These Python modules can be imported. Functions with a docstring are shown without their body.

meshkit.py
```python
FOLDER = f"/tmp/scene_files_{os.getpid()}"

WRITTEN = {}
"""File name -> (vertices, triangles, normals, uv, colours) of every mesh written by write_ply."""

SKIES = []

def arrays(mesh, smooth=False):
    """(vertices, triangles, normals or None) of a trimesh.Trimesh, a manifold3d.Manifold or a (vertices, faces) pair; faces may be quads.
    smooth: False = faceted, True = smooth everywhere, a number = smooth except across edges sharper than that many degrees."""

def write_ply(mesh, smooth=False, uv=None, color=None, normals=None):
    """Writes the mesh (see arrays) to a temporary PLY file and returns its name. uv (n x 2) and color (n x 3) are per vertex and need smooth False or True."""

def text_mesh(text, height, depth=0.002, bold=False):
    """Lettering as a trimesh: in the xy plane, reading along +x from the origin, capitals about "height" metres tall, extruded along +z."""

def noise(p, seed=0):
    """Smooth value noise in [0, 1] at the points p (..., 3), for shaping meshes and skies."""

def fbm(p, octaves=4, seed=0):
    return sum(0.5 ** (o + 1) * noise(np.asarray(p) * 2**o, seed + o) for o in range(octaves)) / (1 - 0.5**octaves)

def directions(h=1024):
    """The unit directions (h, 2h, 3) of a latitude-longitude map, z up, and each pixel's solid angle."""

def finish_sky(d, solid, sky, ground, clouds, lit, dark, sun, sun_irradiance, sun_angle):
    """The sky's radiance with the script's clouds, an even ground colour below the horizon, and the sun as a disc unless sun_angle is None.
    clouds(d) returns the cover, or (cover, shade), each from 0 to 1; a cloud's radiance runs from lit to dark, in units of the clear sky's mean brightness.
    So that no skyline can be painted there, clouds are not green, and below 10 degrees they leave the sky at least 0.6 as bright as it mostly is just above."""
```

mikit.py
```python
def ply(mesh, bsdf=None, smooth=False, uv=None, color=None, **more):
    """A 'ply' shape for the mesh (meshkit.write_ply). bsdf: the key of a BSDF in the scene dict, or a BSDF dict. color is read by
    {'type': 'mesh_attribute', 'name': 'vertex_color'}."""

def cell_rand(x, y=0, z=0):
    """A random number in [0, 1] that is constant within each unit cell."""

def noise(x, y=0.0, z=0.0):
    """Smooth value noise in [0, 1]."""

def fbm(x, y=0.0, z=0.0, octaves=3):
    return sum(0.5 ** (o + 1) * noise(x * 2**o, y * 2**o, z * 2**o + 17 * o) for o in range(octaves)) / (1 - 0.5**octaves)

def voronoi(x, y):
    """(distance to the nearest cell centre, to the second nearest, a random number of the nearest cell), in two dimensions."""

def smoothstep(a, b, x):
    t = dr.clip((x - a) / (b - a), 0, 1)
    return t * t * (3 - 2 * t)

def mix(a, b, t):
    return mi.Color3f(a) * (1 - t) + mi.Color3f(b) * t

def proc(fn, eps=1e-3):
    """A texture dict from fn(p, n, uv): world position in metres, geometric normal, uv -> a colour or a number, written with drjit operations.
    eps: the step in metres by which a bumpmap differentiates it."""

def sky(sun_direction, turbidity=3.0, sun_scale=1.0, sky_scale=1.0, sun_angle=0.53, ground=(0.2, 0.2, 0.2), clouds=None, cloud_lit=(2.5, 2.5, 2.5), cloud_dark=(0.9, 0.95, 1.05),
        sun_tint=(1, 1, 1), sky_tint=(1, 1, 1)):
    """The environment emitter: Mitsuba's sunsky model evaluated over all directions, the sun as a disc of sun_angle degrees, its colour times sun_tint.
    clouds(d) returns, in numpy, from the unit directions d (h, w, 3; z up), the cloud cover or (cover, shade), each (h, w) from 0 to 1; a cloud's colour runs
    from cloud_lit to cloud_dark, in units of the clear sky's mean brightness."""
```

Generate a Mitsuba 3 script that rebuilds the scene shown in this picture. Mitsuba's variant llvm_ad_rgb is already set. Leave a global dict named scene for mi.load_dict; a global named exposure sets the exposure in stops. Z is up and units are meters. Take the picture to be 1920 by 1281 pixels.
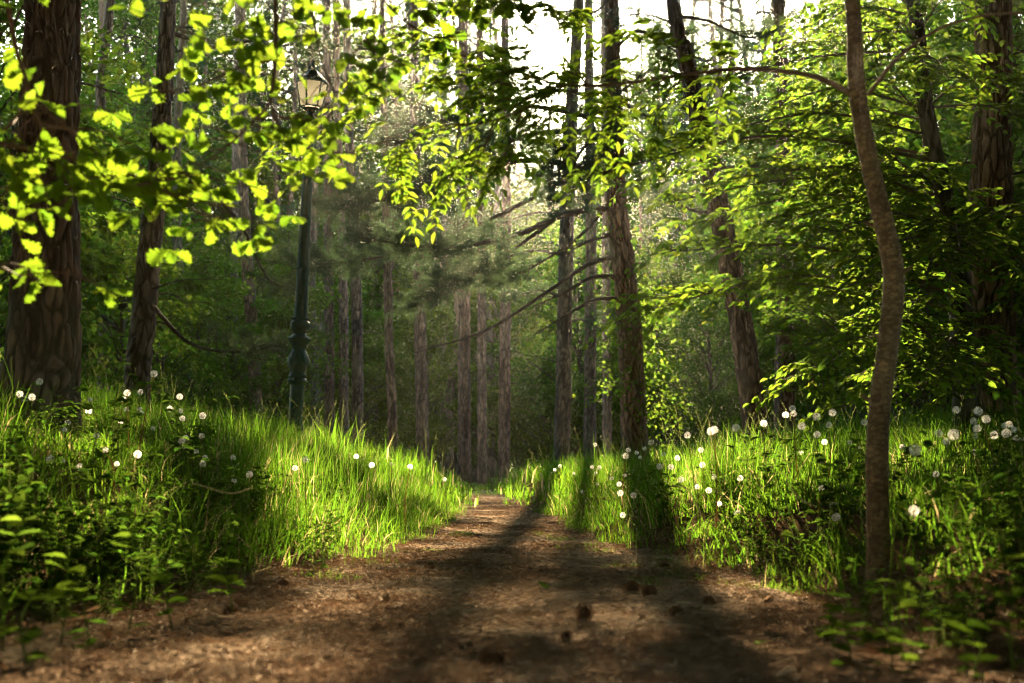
import math, random
import numpy as np, trimesh, mitsuba as mi, mikit
import drjit as dr
from scipy.spatial import cKDTree
from meshkit import noise as nz, fbm as nfbm

# ------------------------------------------------------------------ camera, sky, exposure
PITCH, EYE, FOV = 5.2, 0.45, 40.0
F = 960.0 / math.tan(math.radians(FOV / 2))
SUN_EL, SUN_AZ = 19.3, 3.4
TF = mi.ScalarTransform4f
_p = math.radians(PITCH)
FWD, UPV, RGT = np.array([0, math.cos(_p), math.sin(_p)]), np.array([0, -math.sin(_p), math.cos(_p)]), np.array([1.0, 0, 0])
CAM = np.array([0, 0, EYE])
sun_dir = [math.sin(math.radians(SUN_AZ)) * math.cos(math.radians(SUN_EL)), math.cos(math.radians(SUN_AZ)) * math.cos(math.radians(SUN_EL)), math.sin(math.radians(SUN_EL))]
exposure = 5.6
HAZE = 0.00018
scene = {
    'air': {'type': 'homogeneous', 'albedo': {'type': 'rgb', 'value': [0.96, 0.95, 0.92]}, 'sigma_t': HAZE, 'phase': {'type': 'hg', 'g': 0.95}},
    'camera': {'type': 'thinlens', 'fov': FOV, 'fov_axis': 'x', 'aperture_radius': 0.007, 'focus_distance': 11.0, 'near_clip': 0.05, 'far_clip': 2000.0,
               'to_world': TF().look_at(origin=CAM.tolist(), target=(CAM + FWD).tolist(), up=[0, 0, 1]), 'medium': {'type': 'ref', 'id': 'air'}},
    'sky': mikit.sky(sun_dir, turbidity=3, ground=(0.06, 0.07, 0.04), sun_tint=(0.97, 1.0, 1.04), sky_tint=(1.08, 1.0, 0.82)),
}
labels = {}
rng = np.random.default_rng(11)


def at(px, py, d):
    """The world point that stands d metres in front of the camera under a pixel of the 1920-wide photograph."""
    return CAM + d * (FWD + (px - 960) / F * RGT + (640.5 - py) / F * UPV)


# ------------------------------------------------------------------ helpers
def ss(a, b, x):
    t = np.clip((np.asarray(x, float) - a) / (b - a), 0, 1)
    return t * t * (3 - 2 * t)


def unit(v):
    v = np.asarray(v, float)
    return v / (np.linalg.norm(v, axis=-1, keepdims=True) + 1e-12)


_count = {}


def numbered(name):
    n = _count.get(name, 0)
    _count[name] = n + 1
    return name if n == 0 else f'{name}_{n:03d}'


def thing(name, label, cat, group=None, kind=None):
    k = numbered(name)
    labels[k] = {'label': label, 'category': cat}
    if group:
        labels[k]['group'] = group
    if kind:
        labels[k]['kind'] = kind
    return k


def put(parent, name, shape, label=None, kind=None):
    k = numbered(parent + '__' + name)
    scene[k] = shape
    if label or kind:
        labels[k] = {a: b for a, b in (('label', label), ('kind', kind)) if b}
    return k


class MB:
    def __init__(s):
        s.v, s.f, s.c, s.n = [], [], [], 0

    def add(s, v, f, c):
        v = np.asarray(v, float)
        s.v.append(v)
        s.f.append(np.asarray(f, int) + s.n)
        s.c.append(np.broadcast_to(np.asarray(c, float), v.shape))
        s.n += len(v)

    def ply(s, bsdf, smooth=False):
        v, f, c = np.vstack(s.v), np.vstack(s.f), np.vstack(s.c)
        return mikit.ply(trimesh.Trimesh(v, f, process=False), bsdf, smooth=smooth, color=np.clip(c, 0.002, 1))


def spline(pts, n):
    p = np.asarray(pts, float)
    if len(p) == 2:
        return p[0] + (p[1] - p[0]) * np.linspace(0, 1, n)[:, None]
    q = np.vstack([2 * p[0] - p[1], p, 2 * p[-1] - p[-2]])
    t = np.linspace(0, len(p) - 1 - 1e-6, n)
    i = t.astype(int)
    u = (t - i)[:, None]
    a, b, c, d = q[i], q[i + 1], q[i + 2], q[i + 3]
    return 0.5 * (2 * b + (c - a) * u + (2 * a - 5 * b + 4 * c - d) * u**2 + (3 * b - a - 3 * c + d) * u**3)


def frames(p):
    t = unit(np.gradient(p, axis=0))
    ref = np.array([1.0, 0, 0]) if abs(t[0, 0]) < 0.8 else np.array([0, 0, 1.0])
    a = unit(np.cross(np.cross(t, ref), t))
    return t, a, np.cross(t, a)


def tube(mb, p, r, sides, col):
    p = np.asarray(p, float)
    r = np.broadcast_to(r, (len(p),))
    _, a, b = frames(p)
    g = np.arange(sides) * 2 * np.pi / sides
    v = p[:, None] + r[:, None, None] * (np.cos(g)[None, :, None] * a[:, None] + np.sin(g)[None, :, None] * b[:, None])
    i, j = np.meshgrid(np.arange(len(p) - 1), np.arange(sides), indexing='ij')
    q = np.stack([i * sides + j, i * sides + (j + 1) % sides, (i + 1) * sides + (j + 1) % sides, (i + 1) * sides + j], -1).reshape(-1, 4)
    mb.add(v.reshape(-1, 3), np.vstack([q[:, [0, 1, 2]], q[:, [0, 2, 3]]]), col)


def box_strip(n):
    i = np.arange(n - 1)
    return np.vstack([np.stack([2 * i, 2 * i + 1, 2 * i + 3], 1), np.stack([2 * i, 2 * i + 3, 2 * i + 2], 1)])


# ------------------------------------------------------------------ materials
VC = {'type': 'mesh_attribute', 'name': 'vertex_color'}
scene['bark_material'] = {'type': 'twosided', 'b': {'type': 'principled', 'base_color': VC, 'roughness': 0.82, 'specular': 0.25}}
scene['leaf_material'] = {'type': 'principledthin', 'base_color': VC, 'roughness': 0.42, 'diff_trans': 1.4, 'eta': 1.35}
scene['needle_material'] = {'type': 'principledthin', 'base_color': VC, 'roughness': 0.45, 'diff_trans': 0.7, 'eta': 1.35}
scene['fluff_material'] = {'type': 'principledthin', 'base_color': VC, 'roughness': 0.7, 'diff_trans': 1.1, 'eta': 1.2}
scene['litter_material'] = {'type': 'twosided', 'b': {'type': 'diffuse', 'reflectance': VC}}


def iron(p, n, uv):
    a = mikit.fbm(p.x * 40, p.y * 40, p.z * 30, 3)
    return mikit.mix((0.008, 0.036, 0.022), (0.016, 0.062, 0.04), a)


scene['iron_material'] = {'type': 'twosided', 'b': {'type': 'principled', 'base_color': mikit.proc(iron), 'roughness': 0.5, 'specular': 0.3}}
scene['opal_material'] = {'type': 'principledthin', 'base_color': {'type': 'rgb', 'value': [0.75, 0.74, 0.68]}, 'roughness': 0.3, 'diff_trans': 1.0, 'eta': 1.45}


def soil(p, n, uv):
    a = mikit.fbm(p.x * 9, p.y * 9, p.z * 9, 4)
    b = mikit.fbm(p.x * 90, p.y * 70, p.z * 80, 2)
    c = mikit.mix((0.03, 0.02, 0.012), (0.085, 0.055, 0.03), a)
    return c * (0.6 + 0.8 * b)


def path_col(p, n, uv):
    a = mikit.smoothstep(0.3, 0.7, mikit.fbm(p.x * 3.1, p.y * 1.7, 0, 4))
    b = mikit.noise(p.x * 60, p.y * 160, 0) * 0.6 + mikit.noise(p.x * 190, p.y * 90, 3) * 0.4
    c = mikit.mix((0.13, 0.09, 0.062), (0.43, 0.33, 0.245), a)
    return mikit.mix(c * 0.45, c * 1.5, mikit.smoothstep(0.25, 0.8, b))


def path_bump(p, n, uv):
    return mikit.noise(p.x * 55, p.y * 90, 0) * 0.6 + mikit.noise(p.x * 160, p.y * 130, 0) * 0.4


scene['soil_material'] = {'type': 'twosided', 'b': {'type': 'diffuse', 'reflectance': mikit.proc(soil)}}
scene['path_material'] = {'type': 'twosided', 'b': {'type': 'bumpmap', 'arbitrary': mikit.proc(path_bump, 0.003), 'scale': 0.012,
                          'bsdf': {'type': 'diffuse', 'reflectance': mikit.proc(path_col)}}}

# ------------------------------------------------------------------ ground
YK = np.array([-40, -5, 0, 3.8, 5.65, 7.4, 9.9, 11.9, 17, 23.7, 30, 38, 50, 400.0])
LK = np.array([-1.6, -1.6, -1.6, -1.42, -0.97, -0.68, -0.56, -0.54, -0.58, -0.66, -0.8, -1.3, -2.4, -2.4])
RK = np.array([1.2, 1.2, 1.2, 1.1, 1.0, 0.7, 0.5, 0.44, 0.2, -0.08, -0.25, -0.5, -1.2, -1.2])


def edges(y):
    return np.interp(y, YK, LK), np.interp(y, YK, RK)


def ground(x, y):
    x, y = np.asarray(x, float), np.asarray(y, float)
    l, r = edges(y)
    dl, dr_ = l - x, x - r
    z = 0.50 * ss(0, 1.7, dl) + 0.55 * ss(1.2, 5.5, dl) + 0.27 * ss(0, 0.65, dr_) + 0.62 * ss(1.2, 6, dr_)
    z = z * (1 - 0.45 * ss(34, 60, y))
    q = np.stack([x * 0.9, y * 0.9, x * 0], -1)
    out = np.clip(np.maximum(dl, dr_), 0, 1)
    return z + (nz(q, 3) - 0.5) * 0.16 * out + (nz(q * 6, 4) - 0.5) * 0.022


def warp(a, b, n, k):
    t = np.linspace(-1, 1, n)
    return np.sinh(t * k) / math.sinh(k) * (b - a) / 2 + (a + b) / 2


gx = warp(-420, 420, 330, 5.2)
gy = np.concatenate([-np.geomspace(0.3, 330, 60)[::-1], np.linspace(-0.2, 14, 230), 14 + np.geomspace(0.08, 420, 150)])
X, Y = np.meshgrid(gx, gy, indexing='ij')
Z = ground(X, Y)
nx, ny = X.shape
i, j = np.meshgrid(np.arange(nx - 1), np.arange(ny - 1), indexing='ij')
q = np.stack([i * ny + j, (i + 1) * ny + j, (i + 1) * ny + j + 1, i * ny + j + 1], -1).reshape(-1, 4)
scene['forest_floor'] = mikit.ply((np.stack([X, Y, Z], -1).reshape(-1, 3), q), 'soil_material', smooth=True)
labels['forest_floor'] = {'label': 'brown forest floor rising in banks beside the path', 'category': 'ground', 'kind': 'structure'}

ty = np.concatenate([np.linspace(-6, 12, 420), np.linspace(12.1, 29, 120)])
ts = np.linspace(-0.05, 1.05, 70)
L_, R_ = edges(ty)
wob = (nz(np.stack([ty * 1.7, ty * 0, ty * 0], -1), 5) - 0.5) * 0.3
PX = (L_ + wob)[:, None] * (1 - ts) + (R_ + wob[::-1] * 0.7)[:, None] * ts
PY = np.repeat(ty[:, None], len(ts), 1)
edge_drop = np.minimum(ss(-0.05, 0.03, ts), ss(1.05, 0.97, ts))[None] * 0.014
PZ = ground(PX, PY) + edge_drop - 0.006 + (nz(np.stack([PX * 28, PY * 28, PX * 0], -1), 8) - 0.5) * 0.012
n0, n1 = PX.shape
i, j = np.meshgrid(np.arange(n0 - 1), np.arange(n1 - 1), indexing='ij')
q = np.stack([i * n1 + j, i * n1 + j + 1, (i + 1) * n1 + j + 1, (i + 1) * n1 + j], -1).reshape(-1, 4)
scene['path'] = mikit.ply((np.stack([PX, PY, PZ], -1).reshape(-1, 3), q), 'path_material', smooth=True)
labels['path'] = {'label': 'wood chip footpath running between grassy banks', 'category': 'path', 'kind': 'structure'}

# ------------------------------------------------------------------ litter on the path
CHIP = [(0.30, 0.215, 0.15), (0.43, 0.335, 0.255), (0.17, 0.11, 0.07), (0.55, 0.455, 0.36), (0.26, 0.165, 0.11)]


def chip_mesh(r, col):
    n = 7
    a = np.linspace(0, 2 * np.pi, n, endpoint=False)
    o = np.stack([np.cos(a) * (0.5 + 0.12 * r.normal(size=n)), np.sin(a) * (0.2 + 0.06 * r.normal(size=n)), 0.05 * r.normal(size=n)], 1)
    v = np.vstack([o + [0, 0, 0.05], o * 0.95 - [0, 0, 0.03], [[0, 0, 0.09]]])
    k = np.arange(n)
    f = np.vstack([np.stack([k, (k + 1) % n, k * 0 + 2 * n], 1), np.stack([k + n, (k + 1) % n + n, (k + 1) % n], 1), np.stack([k + n, (k + 1) % n, k], 1)])
    mb = MB()
    mb.add(v, f, np.array(col) * r.uniform(0.8, 1.2))
    return mb.ply('litter_material')


chips = [chip_mesh(rng, CHIP[k % 5]) for k in range(15)]


def on_path(n, y0, y1, spread=0.25, power=1.0):
    y = y0 + (y1 - y0) * rng.random(n) ** power
    l, r = edges(y)
    x = l - spread + (r - l + 2 * spread) * rng.random(n)
    return x, y


x, y = on_path(280, 2.6, 5.2, 0.15, 1.3)
for k in range(280):
    s = rng.uniform(0.02, 0.048) * (1.6 if k % 4 == 0 else 1.0)
    sl = rng.uniform(1.2, 2.2) if k % 5 == 0 else 1.0
    m = TF().translate([x[k], y[k], float(ground(x[k], y[k])) + 0.014]).rotate([0, 0, 1], rng.uniform(0, 360)).rotate([1, 0, 0], rng.uniform(-22, 22)).rotate([0, 1, 0], rng.uniform(-16, 16)).scale([s * sl, s / sl, s])
    put('path', 'wood_chip', {**chips[k % 15], 'to_world': m})
# needles, straw and small chips too fine to pick apart
mb = MB()
for cnt, y0, y1, ln, wd, pw in ((38000, 2.2, 7, 0.034, 0.0026, 1.2), (34000, 2.2, 9, 0.014, 0.005, 1.2), (36000, 6, 26, 0.028, 0.007, 1.6)):
    x, y = on_path(cnt, y0, y1, 0.3, pw)
    dens = nfbm(np.stack([x * 3.1 + 5, y * 1.7, x * 0], -1), 3, 6)
    ok_ = rng.random(cnt) < 0.25 + 1.5 * ss(0.35, 0.65, dens)
    x, y = x[ok_], y[ok_]
    cnt = len(x)
    a = rng.uniform(0, np.pi, cnt)
    el = rng.normal(0, 0.16, cnt)
    L = ln * rng.uniform(0.5, 1.8, cnt)
    W = wd * rng.uniform(0.5, 1.5, cnt)
    d = np.stack([np.cos(a) * np.cos(el), np.sin(a) * np.cos(el), np.sin(el)], 1)
    s = unit(np.cross(d, [0, 0, 1.0])) + np.stack([a * 0, a * 0, rng.normal(0, 0.35, cnt)], 1)
    c = np.stack([x, y, ground(x, y) + 0.012 + np.abs(el) * L * 0.5 + rng.uniform(0, 0.008, cnt)], 1)
    v = np.stack([c - d * L[:, None] / 2, c - s * W[:, None] / 2 + [0, 0, 0.001], c + d * L[:, None] / 2, c + s * W[:, None] / 2 + [0, 0, 0.001]], 1)
    f = np.array([[0, 1, 2], [0, 2, 3]])[None] + 4 * np.arange(cnt)[:, None, None]
    col = np.array(CHIP)[rng.integers(0, 5, cnt)] * rng.uniform(0.5, 1.45, (cnt, 1))
    mb.add(v.reshape(-1, 3), f.reshape(-1, 3), np.repeat(col, 4, 0))
put('path', 'litter', mb.ply('litter_material'), 'pine needles and small wood chips strewn over the path', 'stuff')

# ------------------------------------------------------------------ leaves
OV = np.array([[0, 0, 0], [0.28, -0.40, 0.07], [0.62, -0.36, 0.06], [1, 0, -0.06], [0.62, 0.36, 0.06], [0.28, 0.40, 0.07], [0.5, 0, 0]], float)
OVF = np.array([[0, 6, 1], [1, 6, 2], [2, 6, 3], [3, 6, 4], [4, 6, 5], [5, 6, 0]])
RH = np.array([[0, 0, 0], [0.45, -0.42, 0.05], [1, 0, -0.03], [0.45, 0.42, 0.05]], float)
RHF = np.array([[0, 2, 1], [0, 3, 2]])


def oak_template(r):
    h = np.array([(0, 0.015), (0.12, 0.03), (0.22, 0.13), (0.28, 0.19), (0.34, 0.10), (0.42, 0.24), (0.49, 0.30), (0.54, 0.16), (0.62, 0.33), (0.71, 0.37), (0.75, 0.22), (0.83, 0.29), (0.90, 0.25), (0.93, 0.13), (1.0, 0.05)])
    n = len(h)
    s0, s1 = r.uniform(0.85, 1.15, n), r.uniform(0.85, 1.15, n)
    b = r.uniform(-0.25, 0.35)
    z = lambda t, s: -b * (t - 0.4) ** 2 + 0.35 * np.abs(s) ** 1.3
    t = h[:, 0]
    mid = np.stack([t, t * 0, z(t, t * 0)], 1)
    lf = np.stack([t, -h[:, 1] * s0, z(t, h[:, 1])], 1)
    rt = np.stack([t + 0.01, h[:, 1] * s1, z(t, h[:, 1])], 1)
    k = np.arange(n - 1)
    f = np.vstack([np.stack([k, k + 1, n + k + 1], 1), np.stack([k, n + k + 1, n + k], 1), np.stack([k, 2 * n + k, 2 * n + k + 1], 1), np.stack([k, 2 * n + k + 1, k + 1], 1)])
    return np.vstack([mid, lf, rt]), f


OAKS = [oak_template(rng) for _ in range(5)]


def leaf_axes(D, N):
    D = unit(D)
    S = unit(np.cross(D, N))
    return D, S, np.cross(S, D)


def add_leaves(mb, P, D, N, L, W, tv, tf, col):
    n = len(P)
    if n == 0:
        return
    D, S, U = leaf_axes(D, N)
    L, W = np.broadcast_to(L, (n,)), np.broadcast_to(W, (n,))
    v = P[:, None] + (L[:, None] * tv[None, :, 0])[..., None] * D[:, None] + (W[:, None] * tv[None, :, 1])[..., None] * S[:, None] + (L[:, None] * tv[None, :, 2])[..., None] * U[:, None]
    f = tf[None] + len(tv) * np.arange(n)[:, None, None]
    mb.add(v.reshape(-1, 3), f.reshape(-1, 3), np.repeat(np.broadcast_to(col, (n, 3)), len(tv), 0))


def leaf_colors(n, base, jit=0.22, hue=0.12, r=None):
    r = r or rng
    c = np.array(base) * np.exp(r.normal(0, jit, (n, 1)))
    return c * (1 + np.stack([r.normal(0, hue, n) + 0.04, r.normal(0, hue * 0.3, n), r.normal(0, hue, n)], 1))


def template_ply(tv, tf, col):
    m = MB()
    m.add(tv, tf, col)
    return m.ply('leaf_material')


def leaf_entries(parent, P, D, N, L, W, plys):
    D, S, U = leaf_axes(D, N)
    for k in range(len(P)):
        m = np.eye(4)
        m[:3, 0], m[:3, 1], m[:3, 2], m[:3, 3] = D[k] * L[k], S[k] * W[k], U[k] * L[k], P[k]
        put(parent, 'leaf', {**plys[k % len(plys)], 'to_world': TF(m)})


# ------------------------------------------------------------------ bark and trunks
PINE = dict(plate=(0.165, 0.108, 0.072), alt=(0.13, 0.098, 0.076), deep=(0.036, 0.024, 0.016), w=0.046, st=4.4, depth=0.024)


def trunk_mesh(pts, radii, sides, rows, style=PINE, seed=0, zvis=None, flare=0.25, warm=0.0):
    """A trunk along pts with plated bark: rows up to zvis are fine, above it coarse."""
    r = np.random.default_rng(seed + 1000)
    base = spline(pts, 400)
    rad0 = np.interp(np.linspace(0, 1, 400), np.linspace(0, 1, len(radii)), radii)
    seg = np.concatenate([[0], np.cumsum(np.linalg.norm(np.diff(base, axis=0), axis=1))])
    tot = seg[-1]
    zv = min(zvis or tot, tot)
    s = np.linspace(0, zv, rows)
    if zv < tot - 0.5:
        s = np.concatenate([s, np.linspace(zv + 0.3, tot, max(6, int((tot - zv) / 0.5)))])
    p = np.stack([np.interp(s, seg, base[:, k]) for k in range(3)], 1)
    R = np.interp(s, seg, rad0)
    R = R * (1 + flare * np.exp(-s / (R[0] * 1.6)))
    _, a, b = frames(p)
    g = np.arange(sides) * 2 * np.pi / sides
    ct, st_ = np.cos(g), np.sin(g)
    rm = float(np.mean(radii))
    q = np.stack([np.broadcast_to(ct * rm, (len(s), sides)), np.broadcast_to(st_ * rm, (len(s), sides)), np.broadcast_to(s[:, None] / style['st'], (len(s), sides))], -1)
    q = q + (np.stack([nfbm(q * (0.55 / style['w']) + 7 * k, 4, seed + k) for k in range(3)], -1) - 0.5) * style['w'] * style.get('warp', 1.6)
    npl = int(2 * np.pi * rm * tot / style['st'] / style['w'] ** 2)
    th, zz = r.uniform(0, 2 * np.pi, npl), r.uniform(-0.2, tot / style['st'] + 0.2, npl)
    tree = cKDTree(np.stack([np.cos(th) * rm, np.sin(th) * rm, zz], 1))
    dd, ii = tree.query(q.reshape(-1, 3), k=2)
    edge = ((dd[:, 1] - dd[:, 0]) / style['w']).reshape(len(s), sides)
    tone = r.random(npl)[ii[:, 0]].reshape(len(s), sides)
    fine = nfbm(q * np.array([70, 70, 45]), 3, seed + 9)
    flake = nfbm(q * np.array([26, 26, 34]), 2, seed + 19)
    h = ss(0.0, 0.5, edge + (fine - 0.5) * 0.35) * (0.6 + 0.4 * tone) + (fine - 0.5) * 0.4 + (flake - 0.5) * 0.5
    big = 1 + 0.06 * (nz(np.stack([np.broadcast_to(ct * 1.5, q.shape[:2]), np.broadcast_to(st_ * 1.5, q.shape[:2]), np.broadcast_to(s[:, None] * 1.1, q.shape[:2])], -1), seed) - 0.5) * 2
    rr = R[:, None] * big + style['depth'] * (h - 0.6) * np.minimum(1, R[:, None] / 0.12)
    v = p[:, None] + rr[..., None] * (ct[None, :, None] * a[:, None] + st_[None, :, None] * b[:, None])
    pl = np.array(style['plate']) * (1 - tone[..., None]) + np.array(style['alt']) * tone[..., None]
    pl = pl * (0.35 + 0.7 * fine[..., None] + 0.6 * flake[..., None])
    m = ss(0.0, 0.5, edge + (fine - 0.5) * 0.5)[..., None]
    c = np.array(style['deep']) * (1 - m) + pl * m
    patch = nfbm(np.stack([q[..., 0] * style.get('ps', 4) + seed, q[..., 1] * style.get('ps', 4), np.broadcast_to(s[:, None] * style.get('pz', 1.1), q.shape[:2])], -1), 3, seed + 5)[..., None]
    c = c * (0.55 + 0.9 * patch)
    moss = ss(0.56, 0.75, patch) * style.get('moss', 0.35)
    c = c * (1 - moss) + np.array([0.075, 0.085, 0.045]) * (0.6 + 0.8 * fine[..., None]) * moss
    up = ss(5, 13, s)[:, None, None] * warm
    c = c * (1 - up) + np.array([0.27, 0.15, 0.08]) * (0.5 + 0.8 * fine[..., None]) * up
    mb = MB()
    i, j = np.meshgrid(np.arange(len(s) - 1), np.arange(sides), indexing='ij')
    qd = np.stack([i * sides + j, i * sides + (j + 1) % sides, (i + 1) * sides + (j + 1) % sides, (i + 1) * sides + j], -1).reshape(-1, 4)
    mb.add(v.reshape(-1, 3), np.vstack([qd[:, [0, 1, 2]], qd[:, [0, 2, 3]]]), c.reshape(-1, 3))
    return mb.ply('bark_material', smooth=True)


# ------------------------------------------------------------------ pine needles
NEEDLE = (0.055, 0.085, 0.038)


def tufts(mb, P, D, n_need, ln, wd, col, spread=1.0, r=None):
    """Brushes of needles at P that point along D."""
    r = r or rng
    n = len(P)
    if n == 0:
        return
    q = r.normal(size=(n, n_need, 3))
    dirs = unit(unit(D)[:, None] * 0.75 + unit(q) * spread)
    L = ln * r.uniform(0.65, 1.15, (n, n_need))
    along = r.uniform(-0.06, 0.04, (n, n_need))[..., None] * unit(D)[:, None]
    b = P[:, None] + along
    s = unit(np.cross(dirs, r.normal(size=(n, n_need, 3)))) * wd * 0.5
    tip = b + dirs * L[..., None]
    v = np.stack([b - s, b + s, tip], 2).reshape(-1, 3)
    f = np.arange(len(v)).reshape(-1, 3)
    c = np.array(col) * np.exp(r.normal(0, 0.25, (n, 1, 1))) * (1 + r.normal(0, 0.15, (n, n_need, 1)))
    c = np.broadcast_to(c, (n, n_need, 3))
    mb.add(v, f, np.repeat(c.reshape(-1, 3), 3, 0))


BARK_TWIG = (0.05, 0.037, 0.027)


def pine_bough(wood, need, pts, r0, foliage_from=0.35, twigs=26, twig_len=0.7, n_need=34, ln=0.085, wd=0.004, col=NEEDLE, r=None, per=5, fill=1.0):
    r = r or rng
    p = spline(pts, 24)
    L = np.linalg.norm(np.diff(p, axis=0), axis=1).sum()
    tube(wood, p, np.linspace(r0, r0 * 0.25, 24), 6, BARK_TWIG)
    t, a, b = frames(p)
    P, D = [], []
    for k in range(twigs):
        u = foliage_from + (1 - foliage_from) * (k + r.random()) / twigs
        q = p[int(u * 23)]
        side = (-1) ** k
        hz = unit(np.cross(t[int(u * 23)], [0, 0, 1.0]))
        d = unit(t[int(u * 23)] * r.uniform(0.35, 0.9) + hz * side * r.uniform(0.5, 1.0) + np.array([0, 0, r.uniform(-0.25, 0.45)]))
        tl = twig_len * r.uniform(0.5, 1.15) * (1.15 - 0.6 * u)
        w = spline([q, q + d * tl * 0.55 + [0, 0, -0.04 * tl], q + d * tl + [0, 0, 0.1 * tl]], 7)
        tube(wood, w, np.linspace(0.008, 0.003, 7), 3, BARK_TWIG)
        for m in range(per):
            e = w[-1] if m == 0 else w[r.integers(2, 7)]
            dd = d if m == 0 else unit(d + r.normal(0, 0.6, 3) + [0, 0, 0.25])
            e2 = e + dd * (0.0 if m == 0 else tl * r.uniform(0.12, 0.4))
            if m and r.random() < 0.7:
                tube(wood, np.stack([e, e2]), 0.0025, 3, BARK_TWIG)
            P.append(e2)
            D.append(dd)
    P, D = np.array(P), np.array(D)
    keep = r.random(len(P)) < fill
    tufts(need, P[keep], D[keep], n_need, ln, wd, col, r=r)


def far_pine_crown(seed, z0=0.0, h=8.0, spread=2.2):
    r = np.random.default_rng(seed)
    wood, need = MB(), MB()
    for k in range(26):
        u = (k + r.random()) / 26
        az = r.uniform(0, 2 * np.pi)
        ln = spread * (1.05 - 0.75 * u) * r.uniform(0.6, 1.15)
        d = np.array([math.cos(az), math.sin(az), 0])
        s = np.array([0, 0, z0 + u * h])
        pine_bough(wood, need, [s, s + d * ln * 0.5 + [0, 0, 0.12 * ln], s + d * ln + [0, 0, r.uniform(-0.05, 0.35) * ln]], 0.035, 0.4, 10, 0.75, 8, 0.135, 0.018, NEEDLE, r, 4)
    return wood.ply('bark_material', True), need.ply('needle_material')


for k in range(3):
    w_, n_ = far_pine_crown(50 + k, h=7.5 + k, spread=2.0 + 0.25 * k)
    scene[f'pine_crown_wood_{k}'] = {'type': 'shapegroup', 'w': w_}
    scene[f'pine_crown_needles_{k}'] = {'type': 'shapegroup', 'n': n_}


def inst(group, m):
    return {'type': 'instance', 'g': {'type': 'ref', 'id': group}, 'to_world': m}


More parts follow.
